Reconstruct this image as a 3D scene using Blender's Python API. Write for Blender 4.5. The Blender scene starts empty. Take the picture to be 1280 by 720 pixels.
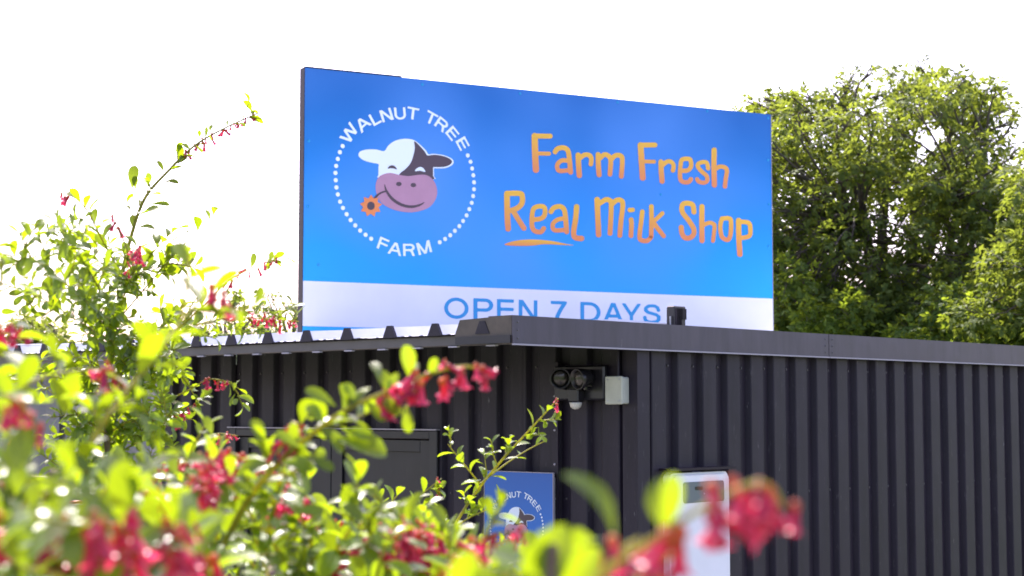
import bpy, math, random
import numpy as np
from mathutils import Vector, Matrix

random.seed(7)
rng = np.random.default_rng(11)
scene = bpy.context.scene
C = scene.collection

# ------------------------------------------------------------------ camera, sky, sun, exposure
PITCH = math.atan(152 / 2050)
EYE = Vector((0, 0, 2.15))
F = 2050.0
cam_d = bpy.data.cameras.new('camera')
cam = bpy.data.objects.new('camera', cam_d)
C.objects.link(cam)
cam.location = EYE
cam.rotation_euler = (math.pi / 2 + PITCH, 0, 0)
cam_d.sensor_width = 36
cam_d.lens = 36 * F / 1280
cam_d.clip_start = 0.05
cam_d.clip_end = 3000
cam_d.dof.use_dof = True
cam_d.dof.focus_distance = 4.2
cam_d.dof.aperture_fstop = 11.5
scene.camera = cam

SUN_EL, SUN_AZ = 52, -14          # degrees; azimuth from +Y towards +X
w = bpy.data.worlds.new('World')
scene.world = w
w.use_nodes = True
nt = w.node_tree
sky = nt.nodes.new('ShaderNodeTexSky')
sky.sky_type = 'NISHITA'
sky.sun_disc = False
sky.sun_elevation = math.radians(SUN_EL)
sky.sun_rotation = math.radians(SUN_AZ)
sky.dust_density = 2.5
sky.ozone_density = 1.0
sky.air_density = 1.0
wb = nt.nodes.new('ShaderNodeVectorMath'); wb.operation = 'MULTIPLY'      # white balance of the daylight
wb.inputs[1].default_value = (1.10, 0.90, 1.04)
nt.links.new(sky.outputs[0], wb.inputs[0])
nt.links.new(wb.outputs[0], nt.nodes['Background'].inputs[0])
nt.nodes['Background'].inputs[1].default_value = 0.15
sd = bpy.data.lights.new('sun', 'SUN')
sd.energy = 4.0
sd.angle = math.radians(0.53)
sd.color = (1, 0.95, 0.87)
sun = bpy.data.objects.new('sun', sd)
C.objects.link(sun)
sdir = Vector((math.sin(math.radians(SUN_AZ)) * math.cos(math.radians(SUN_EL)),
               math.cos(math.radians(SUN_AZ)) * math.cos(math.radians(SUN_EL)),
               math.sin(math.radians(SUN_EL))))
sun.rotation_euler = sdir.to_track_quat('Z', 'Y').to_euler()
sun.location = (0, 0, 30)
scene.view_settings.view_transform = 'Standard'
scene.view_settings.look = 'None'
scene.view_settings.gamma = 1
scene.view_settings.exposure = 1.75
scene.cycles.max_bounces = 8
scene.cycles.transparent_max_bounces = 8

# ------------------------------------------------------------------ measuring helpers (photo pixel -> ray in the world)
def ray(u, v):
    x, z = (u - 640) / F, (360 - v) / F
    c, s = math.cos(PITCH), math.sin(PITCH)
    return Vector((x, c - s * z, s + c * z))
def at(u, v, d):
    """point on the ray through a photo pixel at depth d"""
    r = ray(u, v)
    return EYE + r * (d / r.y)
def hit(u, v, p, n):
    r = ray(u, v)
    return EYE + r * ((p - EYE).dot(n) / r.dot(n))

# ------------------------------------------------------------------ object helpers
def link(o, parent=None):
    C.objects.link(o)
    if parent is not None:
        o.parent = parent
    return o
def thing(name, label, cat, loc=(0, 0, 0), rz=0, group=None):
    o = bpy.data.objects.new(name, None)
    o.empty_display_size = 0.1
    o.location = loc
    o.rotation_euler = (0, 0, rz)
    o['label'] = label
    o['category'] = cat
    if group:
        o['group'] = group
    return link(o)
def node_empty(name, parent):
    o = bpy.data.objects.new(name, None)
    o.empty_display_size = 0.05
    return link(o, parent)

class MB:
    """collects faces; build() links them as one mesh object"""
    def __init__(s):
        s.v, s.f, s.m = [], [], []
    def add(s, vs, fs, mi=0):
        b = len(s.v)
        s.v += [tuple(p) for p in vs]
        s.f += [tuple(b + i for i in f) for f in fs]
        s.m += [mi] * len(fs)
        return s
    def box(s, x0, x1, y0, y1, z0, z1, mi=0, bev=0.0):
        if bev <= 0:
            vs = [(x0, y0, z0), (x1, y0, z0), (x1, y1, z0), (x0, y1, z0), (x0, y0, z1), (x1, y0, z1), (x1, y1, z1), (x0, y1, z1)]
            fs = [(0, 3, 2, 1), (4, 5, 6, 7), (0, 1, 5, 4), (1, 2, 6, 5), (2, 3, 7, 6), (3, 0, 4, 7)]
            return s.add(vs, fs, mi)
        b = bev                                   # chamfered box: 24 vertices
        vs, idx = [], {}
        X, Y, Z = (x0, x1), (y0, y1), (z0, z1)
        for i in (0, 1):
            for j in (0, 1):
                for k in (0, 1):
                    sx, sy, sz = (b if i == 0 else -b), (b if j == 0 else -b), (b if k == 0 else -b)
                    idx[i, j, k, 0] = len(vs); vs.append((X[i], Y[j] + sy, Z[k] + sz))
                    idx[i, j, k, 1] = len(vs); vs.append((X[i] + sx, Y[j], Z[k] + sz))
                    idx[i, j, k, 2] = len(vs); vs.append((X[i] + sx, Y[j] + sy, Z[k]))
        fs = []
        for i in (0, 1):
            fs.append([idx[i, j, k, 0] for j, k in ((0, 0), (1, 0), (1, 1), (0, 1))])
            fs.append([idx[j, i, k, 1] for j, k in ((0, 0), (1, 0), (1, 1), (0, 1))])
            fs.append([idx[j, k, i, 2] for j, k in ((0, 0), (1, 0), (1, 1), (0, 1))])
            for j in (0, 1):
                fs.append([idx[i, j, 0, 0], idx[i, j, 1, 0], idx[i, j, 1, 1], idx[i, j, 0, 1]])
                fs.append([idx[i, 0, j, 0], idx[i, 1, j, 0], idx[i, 1, j, 2], idx[i, 0, j, 2]])
                fs.append([idx[0, i, j, 1], idx[1, i, j, 1], idx[1, i, j, 2], idx[0, i, j, 2]])
                for k in (0, 1):
                    fs.append([idx[i, j, k, 0], idx[i, j, k, 1], idx[i, j, k, 2]])
        return s.add(vs, fs, mi)
    def tube(s, pts, rad, n=6, mi=0, cap=True):
        pts = [Vector(p) for p in pts]
        if not hasattr(rad, '__len__'):
            rad = [rad] * len(pts)
        vs, fs = [], []
        up = Vector((0.31, 0.2, 0.93))
        for i, p in enumerate(pts):
            t = (pts[min(i + 1, len(pts) - 1)] - pts[max(i - 1, 0)])
            t = t.normalized() if t.length > 1e-9 else Vector((0, 0, 1))
            a = t.cross(up)
            a = a.normalized() if a.length > 1e-4 else t.orthogonal().normalized()
            b = t.cross(a)
            up = b if b.dot(up) > 0 else -b
            for k in range(n):
                q = 2 * math.pi * k / n
                vs.append(p + (a * math.cos(q) + b * math.sin(q)) * rad[i])
        for i in range(len(pts) - 1):
            for k in range(n):
                fs.append((i * n + k, i * n + (k + 1) % n, (i + 1) * n + (k + 1) % n, (i + 1) * n + k))
        if cap:
            fs.append(tuple(range(n)))
            fs.append(tuple(range((len(pts) - 1) * n, len(pts) * n)))
        return s.add(vs, fs, mi)
    def lathe(s, prof, M=None, n=16, mi=0):
        """profile of (radius, height) turned round local z, placed by matrix M"""
        M = M or Matrix.Identity(4)
        vs, fs = [], []
        for r, z in prof:
            for k in range(n):
                q = 2 * math.pi * k / n
                vs.append(M @ Vector((r * math.cos(q), r * math.sin(q), z)))
        for i in range(len(prof) - 1):
            for k in range(n):
                fs.append((i * n + k, i * n + (k + 1) % n, (i + 1) * n + (k + 1) % n, (i + 1) * n + k))
        fs.append(tuple(range(n)))
        fs.append(tuple(range((len(prof) - 1) * n, len(prof) * n)))
        return s.add(vs, fs, mi)
    def mesh(s, name, mats, smooth=False):
        me = bpy.data.meshes.new(name)
        me.from_pydata(s.v, [], s.f)
        for m in (mats if isinstance(mats, (list, tuple)) else [mats]):
            me.materials.append(m)
        if max(s.m, default=0) > 0:
            me.polygons.foreach_set('material_index', s.m)
        if smooth:
            me.polygons.foreach_set('use_smooth', [True] * len(me.polygons))
        me.update()
        return me
    def build(s, name, mats, parent=None, smooth=False, fix=True):
        me = s.mesh(name, mats, smooth)
        if fix:
            import bmesh
            bm = bmesh.new(); bm.from_mesh(me)
            bmesh.ops.recalc_face_normals(bm, faces=bm.faces)
            bm.to_mesh(me); bm.free()
        return link(bpy.data.objects.new(name, me), parent)

# ------------------------------------------------------------------ materials
def mat(name, col, rough=0.6, metal=0.0, spec=0.5, noise=0.0, nscale=8.0, bump=0.0, bscale=60.0, rvar=0.0, stretch=None):
    m = bpy.data.materials.new(name)
    m.use_nodes = True
    t = m.node_tree
    b = t.nodes['Principled BSDF']
    b.inputs['Base Color'].default_value = (*col, 1)
    b.inputs['Roughness'].default_value = rough
    b.inputs['Metallic'].default_value = metal
    b.inputs['Specular IOR Level'].default_value = spec
    tc = t.nodes.new('ShaderNodeTexCoord')
    src = tc.outputs['Object']
    if stretch:
        mp = t.nodes.new('ShaderNodeMapping')
        mp.inputs['Scale'].default_value = stretch
        t.links.new(src, mp.inputs[0]); src = mp.outputs[0]
    if noise or rvar:
        n = t.nodes.new('ShaderNodeTexNoise')
        n.inputs['Scale'].default_value = nscale
        n.inputs['Detail'].default_value = 6
        n.inputs['Roughness'].default_value = 0.62
        t.links.new(src, n.inputs[0])
        if noise:
            mr = t.nodes.new('ShaderNodeMapRange')
            mr.inputs[1].default_value = 0.3; mr.inputs[2].default_value = 0.7
            mr.inputs[3].default_value = 1 - noise; mr.inputs[4].default_value = 1 + noise
            t.links.new(n.outputs[0], mr.inputs[0])
            mx = t.nodes.new('ShaderNodeVectorMath'); mx.operation = 'SCALE'
            mx.inputs[0].default_value = col
            t.links.new(mr.outputs[0], mx.inputs['Scale'])
            t.links.new(mx.outputs[0], b.inputs['Base Color'])
        if rvar:
            mr2 = t.nodes.new('ShaderNodeMapRange')
            mr2.inputs[1].default_value = 0.3; mr2.inputs[2].default_value = 0.7
            mr2.inputs[3].default_value = max(0.05, rough - rvar); mr2.inputs[4].default_value = min(1, rough + rvar)
            t.links.new(n.outputs[0], mr2.inputs[0])
            t.links.new(mr2.outputs[0], b.inputs['Roughness'])
    if bump:
        n2 = t.nodes.new('ShaderNodeTexNoise')
        n2.inputs['Scale'].default_value = bscale
        n2.inputs['Detail'].default_value = 4
        t.links.new(src, n2.inputs[0])
        bp = t.nodes.new('ShaderNodeBump')
        bp.inputs['Strength'].default_value = bump
        bp.inputs['Distance'].default_value = 0.01
        t.links.new(n2.outputs[0], bp.inputs['Height'])
        t.links.new(bp.outputs[0], b.inputs['Normal'])
    return m

def wall_paint(name, col, rough, dust=0.5):
    """dark painted sheet metal with faint dust runs and pale scuffs"""
    m = mat(name, col, rough, noise=0.25, nscale=3.0, stretch=(5, 5, 0.7), spec=0.5)
    t = m.node_tree
    b = t.nodes['Principled BSDF']
    old = b.inputs['Base Color'].links[0].from_socket
    tc = t.nodes.new('ShaderNodeTexCoord')
    mp = t.nodes.new('ShaderNodeMapping'); mp.inputs['Scale'].default_value = (9, 9, 2.0)
    t.links.new(tc.outputs['Object'], mp.inputs[0])
    n = t.nodes.new('ShaderNodeTexNoise'); n.inputs['Scale'].default_value = 5; n.inputs['Detail'].default_value = 8
    n.inputs['Roughness'].default_value = 0.75
    t.links.new(mp.outputs[0], n.inputs[0])
    r = t.nodes.new('ShaderNodeMapRange')
    r.inputs[1].default_value = 0.60; r.inputs[2].default_value = 0.82
    r.inputs[3].default_value = 0; r.inputs[4].default_value = dust
    t.links.new(n.outputs[0], r.inputs[0])
    mx = t.nodes.new('ShaderNodeMix'); mx.data_type = 'RGBA'
    t.links.new(r.outputs[0], mx.inputs['Factor'])
    t.links.new(old, mx.inputs['A'])
    mx.inputs['B'].default_value = (0.11, 0.10, 0.11, 1)
    m3 = t.nodes.new('ShaderNodeMapping'); m3.inputs['Scale'].default_value = (40, 40, 7)
    t.links.new(tc.outputs['Object'], m3.inputs[0])
    n3 = t.nodes.new('ShaderNodeTexNoise'); n3.inputs['Scale'].default_value = 1; n3.inputs['Detail'].default_value = 3
    t.links.new(m3.outputs[0], n3.inputs[0])
    r3 = t.nodes.new('ShaderNodeMapRange'); r3.inputs[1].default_value = .74; r3.inputs[2].default_value = .80; r3.inputs[4].default_value = dust
    t.links.new(n3.outputs[0], r3.inputs[0])
    x3 = t.nodes.new('ShaderNodeMix'); x3.data_type = 'RGBA'; t.links.new(r3.outputs[0], x3.inputs['Factor'])
    t.links.new(mx.outputs['Result'], x3.inputs['A']); x3.inputs['B'].default_value = (.34, .33, .34, 1)
    t.links.new(x3.outputs['Result'], b.inputs['Base Color'])
    # slight waviness of the sheets
    n4 = t.nodes.new('ShaderNodeTexNoise'); n4.inputs['Scale'].default_value = 3.5; n4.inputs['Detail'].default_value = 2
    t.links.new(tc.outputs['Object'], n4.inputs[0])
    b4 = t.nodes.new('ShaderNodeBump'); b4.inputs['Strength'].default_value = .5; b4.inputs['Distance'].default_value = .012
    t.links.new(n4.outputs[0], b4.inputs['Height']); t.links.new(b4.outputs[0], b.inputs['Normal'])
    return m

def gradient_mat(name, stops, rough=0.3, spec=0.5, sky_sheen=None):
    """print whose colour runs over the height of the piece"""
    m = bpy.data.materials.new(name); m.use_nodes = True
    t = m.node_tree; b = t.nodes['Principled BSDF']
    b.inputs['Roughness'].default_value = rough
    b.inputs['Specular IOR Level'].default_value = spec
    tc = t.nodes.new('ShaderNodeTexCoord')
    sp = t.nodes.new('ShaderNodeSeparateXYZ')
    t.links.new(tc.outputs['Generated'], sp.inputs[0])
    cr = t.nodes.new('ShaderNodeValToRGB')
    e = cr.color_ramp.elements
    e[0].position, e[0].color = stops[0][0], (*stops[0][1], 1)
    e[1].position, e[1].color = stops[-1][0], (*stops[-1][1], 1)
    for p, c in stops[1:-1]:
        k = e.new(p); k.color = (*c, 1)
    t.links.new(sp.outputs['Z'], cr.inputs[0])
    out = cr.outputs[0]
    if sky_sheen:  # soft patches of reflected sky painted into the base colour
        col, sc, amt = sky_sheen
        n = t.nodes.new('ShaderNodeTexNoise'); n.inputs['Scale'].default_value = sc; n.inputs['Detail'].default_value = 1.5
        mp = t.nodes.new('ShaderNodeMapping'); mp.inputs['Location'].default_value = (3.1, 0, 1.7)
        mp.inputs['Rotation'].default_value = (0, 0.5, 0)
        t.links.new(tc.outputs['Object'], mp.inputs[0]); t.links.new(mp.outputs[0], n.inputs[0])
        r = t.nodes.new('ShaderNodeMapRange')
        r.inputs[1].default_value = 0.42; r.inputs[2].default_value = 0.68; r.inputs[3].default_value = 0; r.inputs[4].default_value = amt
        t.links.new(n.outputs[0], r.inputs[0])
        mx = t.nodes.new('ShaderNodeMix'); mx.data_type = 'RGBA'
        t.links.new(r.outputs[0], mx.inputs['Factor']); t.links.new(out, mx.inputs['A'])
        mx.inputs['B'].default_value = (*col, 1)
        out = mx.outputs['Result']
    t.links.new(out, b.inputs['Base Color'])
    return m

def leaf_mat(name, dark, light, trans, rough=0.3, tfac=0.45, spec=0.6, veins=False):
    """translucent leaf; every leaf takes its own tint between dark and light"""
    m = bpy.data.materials.new(name); m.use_nodes = True
    t = m.node_tree; b = t.nodes['Principled BSDF']
    b.inputs['Roughness'].default_value = rough
    b.inputs['Specular IOR Level'].default_value = spec
    oi = t.nodes.new('ShaderNodeObjectInfo'); ge = t.nodes.new('ShaderNodeNewGeometry')
    ad = t.nodes.new('ShaderNodeMath'); ad.operation = 'ADD'
    t.links.new(oi.outputs['Random'], ad.inputs[0]); t.links.new(ge.outputs['Random Per Island'], ad.inputs[1])
    fr = t.nodes.new('ShaderNodeMath'); fr.operation = 'FRACT'; t.links.new(ad.outputs[0], fr.inputs[0])
    mx = t.nodes.new('ShaderNodeMix'); mx.data_type = 'RGBA'
    mx.inputs['A'].default_value = (*dark, 1); mx.inputs['B'].default_value = (*light, 1)
    t.links.new(fr.outputs[0], mx.inputs['Factor'])
    t.links.new(mx.outputs['Result'], b.inputs['Base Color'])
    if veins:                                   # pale midrib, faint side veins, browned tips and spots
        uv = t.nodes.new('ShaderNodeUVMap'); uv.uv_map = 'leaf'
        sp = t.nodes.new('ShaderNodeSeparateXYZ'); t.links.new(uv.outputs[0], sp.inputs[0])
        ab = t.nodes.new('ShaderNodeMath'); ab.operation = 'ABSOLUTE'; t.links.new(sp.outputs['X'], ab.inputs[0])
        rib = t.nodes.new('ShaderNodeMapRange'); rib.inputs[1].default_value = .03; rib.inputs[2].default_value = .14
        rib.inputs[3].default_value = .75; rib.inputs[4].default_value = 0
        t.links.new(ab.outputs[0], rib.inputs[0])
        v1 = t.nodes.new('ShaderNodeMath'); v1.operation = 'MULTIPLY_ADD'; v1.inputs[1].default_value = -.35
        t.links.new(ab.outputs[0], v1.inputs[0]); t.links.new(sp.outputs['Y'], v1.inputs[2])
        v2 = t.nodes.new('ShaderNodeMath'); v2.operation = 'MULTIPLY'; v2.inputs[1].default_value = 50; t.links.new(v1.outputs[0], v2.inputs[0])
        v3 = t.nodes.new('ShaderNodeMath'); v3.operation = 'SINE'; t.links.new(v2.outputs[0], v3.inputs[0])
        v4 = t.nodes.new('ShaderNodeMapRange'); v4.inputs[1].default_value = .8; v4.inputs[2].default_value = 1; v4.inputs[3].default_value = 0; v4.inputs[4].default_value = .3
        t.links.new(v3.outputs[0], v4.inputs[0])
        mxv = t.nodes.new('ShaderNodeMath'); mxv.operation = 'MAXIMUM'; t.links.new(rib.outputs[0], mxv.inputs[0]); t.links.new(v4.outputs[0], mxv.inputs[1])
        c1 = t.nodes.new('ShaderNodeMix'); c1.data_type = 'RGBA'; t.links.new(mxv.outputs[0], c1.inputs['Factor'])
        t.links.new(mx.outputs['Result'], c1.inputs['A']); c1.inputs['B'].default_value = (.19, .25, .05, 1)
        no = t.nodes.new('ShaderNodeTexNoise'); no.noise_dimensions = '4D'; no.inputs['Scale'].default_value = 4; no.inputs['Detail'].default_value = 3
        t.links.new(uv.outputs[0], no.inputs['Vector'])
        wv = t.nodes.new('ShaderNodeMath'); wv.operation = 'MULTIPLY'; wv.inputs[1].default_value = 40
        t.links.new(fr.outputs[0], wv.inputs[0]); t.links.new(wv.outputs[0], no.inputs['W'])
        nr = t.nodes.new('ShaderNodeMapRange'); nr.inputs[1].default_value = .66; nr.inputs[2].default_value = .76; nr.inputs[4].default_value = .7
        t.links.new(no.outputs[0], nr.inputs[0])
        c2 = t.nodes.new('ShaderNodeMix'); c2.data_type = 'RGBA'; t.links.new(nr.outputs[0], c2.inputs['Factor'])
        t.links.new(c1.outputs['Result'], c2.inputs['A']); c2.inputs['B'].default_value = (.14, .07, .025, 1)
        t.links.new(c2.outputs['Result'], b.inputs['Base Color'])
        bp = t.nodes.new('ShaderNodeBump'); bp.inputs['Strength'].default_value = .25; bp.inputs['Distance'].default_value = .0006
        t.links.new(mxv.outputs[0], bp.inputs['Height']); t.links.new(bp.outputs[0], b.inputs['Normal'])
    tr = t.nodes.new('ShaderNodeBsdfTranslucent')
    m2 = t.nodes.new('ShaderNodeMix'); m2.data_type = 'RGBA'
    m2.inputs['A'].default_value = (*[c * 0.55 for c in trans], 1); m2.inputs['B'].default_value = (*trans, 1)
    t.links.new(fr.outputs[0], m2.inputs['Factor'])
    t.links.new(m2.outputs['Result'], tr.inputs[0])
    ms = t.nodes.new('ShaderNodeMixShader'); ms.inputs[0].default_value = tfac
    t.links.new(b.outputs[0], ms.inputs[1]); t.links.new(tr.outputs[0], ms.inputs[2])
    t.links.new(ms.outputs[0], t.nodes['Material Output'].inputs[0])
    return m

M = {}
M['wall'] = wall_paint('dark painted cladding', (0.0150, 0.0108, 0.0195), 0.5, 0.9)
M['wall'].node_tree.nodes['Principled BSDF'].inputs['Specular IOR Level'].default_value = 0.3
M['screw'] = mat('painted screw', (0.07, 0.065, 0.07), 0.4)
M['fascia'] = wall_paint('sky lightened charcoal flashing', (0.047, 0.039, 0.056), 0.40, 0.3)  # the walls' paint again, its colour lightened for the open sky it faces
M['lip'] = mat('pale flashing edge', (0.30, 0.28, 0.32), 0.4)  # pale grey for lips, trims, tabs and rivets
M['under'] = mat('raw flashing back', (0.075, 0.058, 0.042), 0.6, noise=0.3, nscale=12)
M['roof'] = mat('pale roof steel', (0.62, 0.62, 0.64), 0.4, noise=0.12, nscale=5)
M['door'] = wall_paint('dark door paint', (0.007, 0.006, 0.009), 0.45, 0.2)
M['beam'] = mat('eave beam', (0.075, 0.066, 0.062), 0.5, noise=0.15)
M['frame'] = mat('dark door frame', (0.012, 0.0105, 0.0135), 0.45, noise=0.2)
M['steel'] = mat('dark sign steel', (0.016, 0.010, 0.014), 0.6, spec=0.3, noise=0.2)
M['galv'] = mat('galvanised steel', (0.4, 0.41, 0.42), 0.45, metal=0.7, noise=0.2)
M['white'] = mat('white printed vinyl', (0.69, 0.70, 0.76), 0.35, noise=0.05, nscale=2)
M['lightwhite'] = mat('pale print', (0.72, 0.80, 0.88), 0.3)
M['blue'] = gradient_mat('blue sign print with painted sheen', [(0.0, (0.015, 0.40, 0.84)), (0.35, (0.008, 0.31, 0.76)), (0.65, (0.005, 0.20, 0.60)), (0.85, (0.008, 0.15, 0.50)), (1.0, (0.010, 0.125, 0.45))], 0.28, 0.3,
                         sky_sheen=((0.09, 0.28, 0.76), 0.75, 0.7))  # paler blue patches imitate the sky's sheen on the panel
M['smallblue'] = gradient_mat('blue board print', [(0.0, (0.03, 0.20, 0.62)), (1.0, (0.025, 0.11, 0.42))], 0.25, 0.5)
M['textblue'] = mat('mid blue print', (0.006, 0.26, 0.56), 0.4)
M['orange'] = gradient_mat('orange print', [(0.0, (0.66, 0.20, 0.075)), (0.45, (0.70, 0.30, 0.045)), (1.0, (0.74, 0.42, 0.03))], 0.3)
M['cowdark'] = mat('black brown print', (0.065, 0.04, 0.055), 0.35)
M['mauve'] = mat('mauve print', (0.41, 0.215, 0.31), 0.35, noise=0.06, nscale=6)
M['flowerprint'] = mat('orange flower print', (0.72, 0.22, 0.06), 0.35)
M['black'] = mat('black plastic', (0.012, 0.011, 0.014), 0.3)
M['glass'] = mat('lamp glass', (0.03, 0.026, 0.024), 0.2, spec=0.5)
M['greybox'] = mat('weathered grey plastic', (0.43, 0.44, 0.37), 0.5, noise=0.1, nscale=14)
M['pir'] = mat('sensor dome plastic', (0.55, 0.53, 0.5), 0.4)
M['whitepaint'] = mat('white enamel', (0.76, 0.77, 0.80), 0.35, noise=0.04, nscale=5)
M['screen'] = mat('grey display window', (0.13, 0.15, 0.17), 0.12, spec=0.6)
M['concrete'] = mat('concrete', (0.3, 0.29, 0.27), 0.9, noise=0.2, nscale=6, bump=0.3)
M['gravel'] = mat('gravel ground', (0.24, 0.22, 0.19), 0.95, noise=0.4, nscale=30, bump=0.6, bscale=120)
M['grass'] = mat('meadow', (0.07, 0.11, 0.03), 0.95, noise=0.5, nscale=2.5, bump=0.6, bscale=40)
M['timber'] = mat('weathered timber', (0.36, 0.31, 0.25), 0.8, noise=0.3, nscale=6, stretch=(1, 1, 8))
M['shedwall'] = mat('grey shed cladding', (0.20, 0.19, 0.17), 0.6, noise=0.2, nscale=3)
M['bark'] = mat('grey brown bark', (0.10, 0.08, 0.06), 0.9, noise=0.4, nscale=9, bump=0.6, bscale=30)
M['stem'] = leaf_mat('green shrub stem', (0.20, 0.22, 0.035), (0.28, 0.25, 0.05), (0.62, 0.60, 0.06), 0.5, 0.5, 0.3)
M['wood'] = mat('brown shrub wood', (0.13, 0.085, 0.055), 0.8, noise=0.3, nscale=80)
M['red'] = mat('red plastic', (0.5, 0.02, 0.02), 0.4)
M['leaf'] = leaf_mat('glossy shrub leaf', (0.03, 0.075, 0.016), (0.095, 0.165, 0.014), (0.36, 0.49, 0.008), 0.30, 0.55, 0.6, veins=True)
M['flower'] = leaf_mat('crimson flower', (0.48, 0.015, 0.075), (0.74, 0.07, 0.17), (0.90, 0.06, 0.17), 0.35, 0.45, 0.5)
M['calyx'] = leaf_mat('russet calyx', (0.46, 0.06, 0.035), (0.55, 0.18, 0.05), (0.8, 0.20, 0.06), 0.5, 0.35, 0.4)
M['walnut'] = leaf_mat('walnut leaf', (0.07, 0.11, 0.03), (0.135, 0.17, 0.045), (0.33, 0.40, 0.04), 0.65, 0.48, 0.15)
M['darkleaf'] = leaf_mat('dark hedge leaf', (0.055, 0.095, 0.025), (0.10, 0.145, 0.035), (0.34, 0.44, 0.03), 0.65, 0.50, 0.15)
M['limeleaf'] = leaf_mat('lime bush leaf', (0.05, 0.10, 0.02), (0.11, 0.18, 0.03), (0.32, 0.42, 0.03), 0.6, 0.42, 0.2)

# ------------------------------------------------------------------ ground
def structure(name, mb, m):
    o = mb.build(name, m); o['kind'] = 'structure'; return o
g = MB(); g.add([(-900, -300, 0), (900, -300, 0), (900, 1500, 0), (-900, 1500, 0)], [(0, 1, 2, 3)])
structure('ground', g, M['grass'])
g = MB(); g.add([(-9, 4.3, .004), (7, 4.3, .004), (8, 9, .004), (2.2, 12, .004), (-9, 14, .004)], [(0, 1, 2, 3, 4)])
structure('gravel_yard', g, M['gravel'])

# ------------------------------------------------------------------ the shop building
A = math.radians(43.5)
rdir = Vector((math.sin(A), math.cos(A), 0)); ldir = Vector((-math.cos(A), math.sin(A), 0))
w0 = at(795, 445, 7.7); W0 = Vector((w0.x, w0.y, 0))
RZ = math.atan2(rdir.y, rdir.x)
def bl(i, j, z=0.0):
    return W0 + rdir * i + ldir * j + Vector((0, 0, z))
def on_left(u, v):          # wall with the door: returns (j, z)
    p = hit(u, v, W0, rdir) - W0
    return p.dot(ldir), p.z
def on_right(u, v):         # long side wall: returns (i, z)
    p = hit(u, v, W0, ldir) - W0
    return p.dot(rdir), p.z

shop = thing('farm_shop', 'dark charcoal corrugated metal shop building with low roof and overhanging eave', 'building', W0, RZ)
LW, LR, ZT, ZL = 3.85, 6.2, 2.44, 2.522
PIT = 0.2
def profile(a, b, depth=0.030):
    """trapezoid cladding between a and b along the wall: (distance, outward)"""
    pts = []
    k0 = math.floor(a / PIT) - 1
    for k in range(k0, math.ceil(b / PIT) + 1):
        x = k * PIT
        for dx, h in ((0.0, 0.0), (0.066, 0.0), (0.078, 0.95), (0.083, 1.06), (0.182, 1.06), (0.187, 0.95), (0.199, 0.0)):
            pts.append((x + dx, h * depth))
    out = []
    for (x0, h0), (x1, h1) in zip(pts, pts[1:]):
        if x1 < a or x0 > b:
            continue
        def lerp(x): return h0 + (h1 - h0) * (x - x0) / (x1 - x0) if x1 > x0 else h0
        if not out:
            out.append((max(x0, a), lerp(max(x0, a))))
        out.append((min(x1, b), lerp(min(x1, b))))
    return out
def clad(name, a, b, z0, z1, side, lift=0.0, m='wall'):
    pr = profile(a, b)
    mb = MB(); vs = []
    nz = 2
    for k in range(nz):
        z = z0 + (z1 - z0) * k / (nz - 1)
        for x, h in pr:
            h += lift
            if side == 'left': vs.append((-h, x, z))
            elif side == 'right': vs.append((x, -h, z))
            elif side == 'back': vs.append((x, LW + h, z))
            else: vs.append((LR + h, x, z))
    n = len(pr)
    fs = [(i, i + 1, n + i + 1, n + i) for i in range(n - 1)]
    mb.add(vs, fs)
    return mb.build(name, M[m], shop, fix=False)
jd0, zd = on_left(545, 536); jd1, _ = on_left(303, 534)
DZ = zd - 0.054
for k in range(8):                      # long side wall in sheets of four ribs
    a, b = k * 0.8, min((k + 1) * 0.8 + 0.0, LR)
    if a < LR: clad('wall_sheet', a + 0.002, b, 0.12, ZT, 'right', 0.0012 * (k % 2))
edges = [0.012, 0.7, jd0 - 0.06]
for k, (a, b) in enumerate(zip(edges, edges[1:])): clad('wall_sheet', a, b, 0.12, ZL, 'left', 0.0012 * (k % 2))
clad('wall_sheet', jd0 - 0.058, jd0 + 0.8, DZ + 0.05, ZL, 'left', 0.0012)
clad('wall_sheet', jd0 + 0.802, jd1 + 0.058, DZ + 0.05, ZL, 'left', 0.0)
clad('wall_sheet', jd1 + 0.06, LW, 0.12, ZL, 'left', 0.0012)
clad('wall_sheet', 0, LR, 0.12, ZT, 'back'); clad('wall_sheet', 0, LW, 0.12, ZT, 'end')
MB().box(0.04, LR - 0.04, 0.04, LW - 0.04, 0.1, ZT - 0.02).build('inner_wall', M['frame'], shop)
MB().box(-0.05, LR + 0.05, -0.05, LW + 0.05, 0.0, 0.115).build('base_slab', M['concrete'], shop)
for side in ('left', 'right'):
    sc_ = MB()
    for z in (2.36, 1.72, 1.05, 0.4):
        for q in range(0, 31 if side == 'right' else 19):
            x = q * PIT + 0.033
            if side == 'left' and z < DZ + .06 and jd0 - .07 < x < jd1 + .07: continue
            if side == 'right': Mx = Matrix.Translation((x, -0.0015, z)) @ Matrix.Rotation(math.pi / 2, 4, 'X')
            else: Mx = Matrix.Translation((-0.0015, x, z)) @ Matrix.Rotation(-math.pi / 2, 4, 'Y')
            sc_.lathe([(0.001, 0), (0.007, 0), (0.005, 0.006), (0.001, 0.006)], Mx, 6)
    o = sc_.build('screws', M['screw'], shop); o['kind'] = 'stuff'
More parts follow.
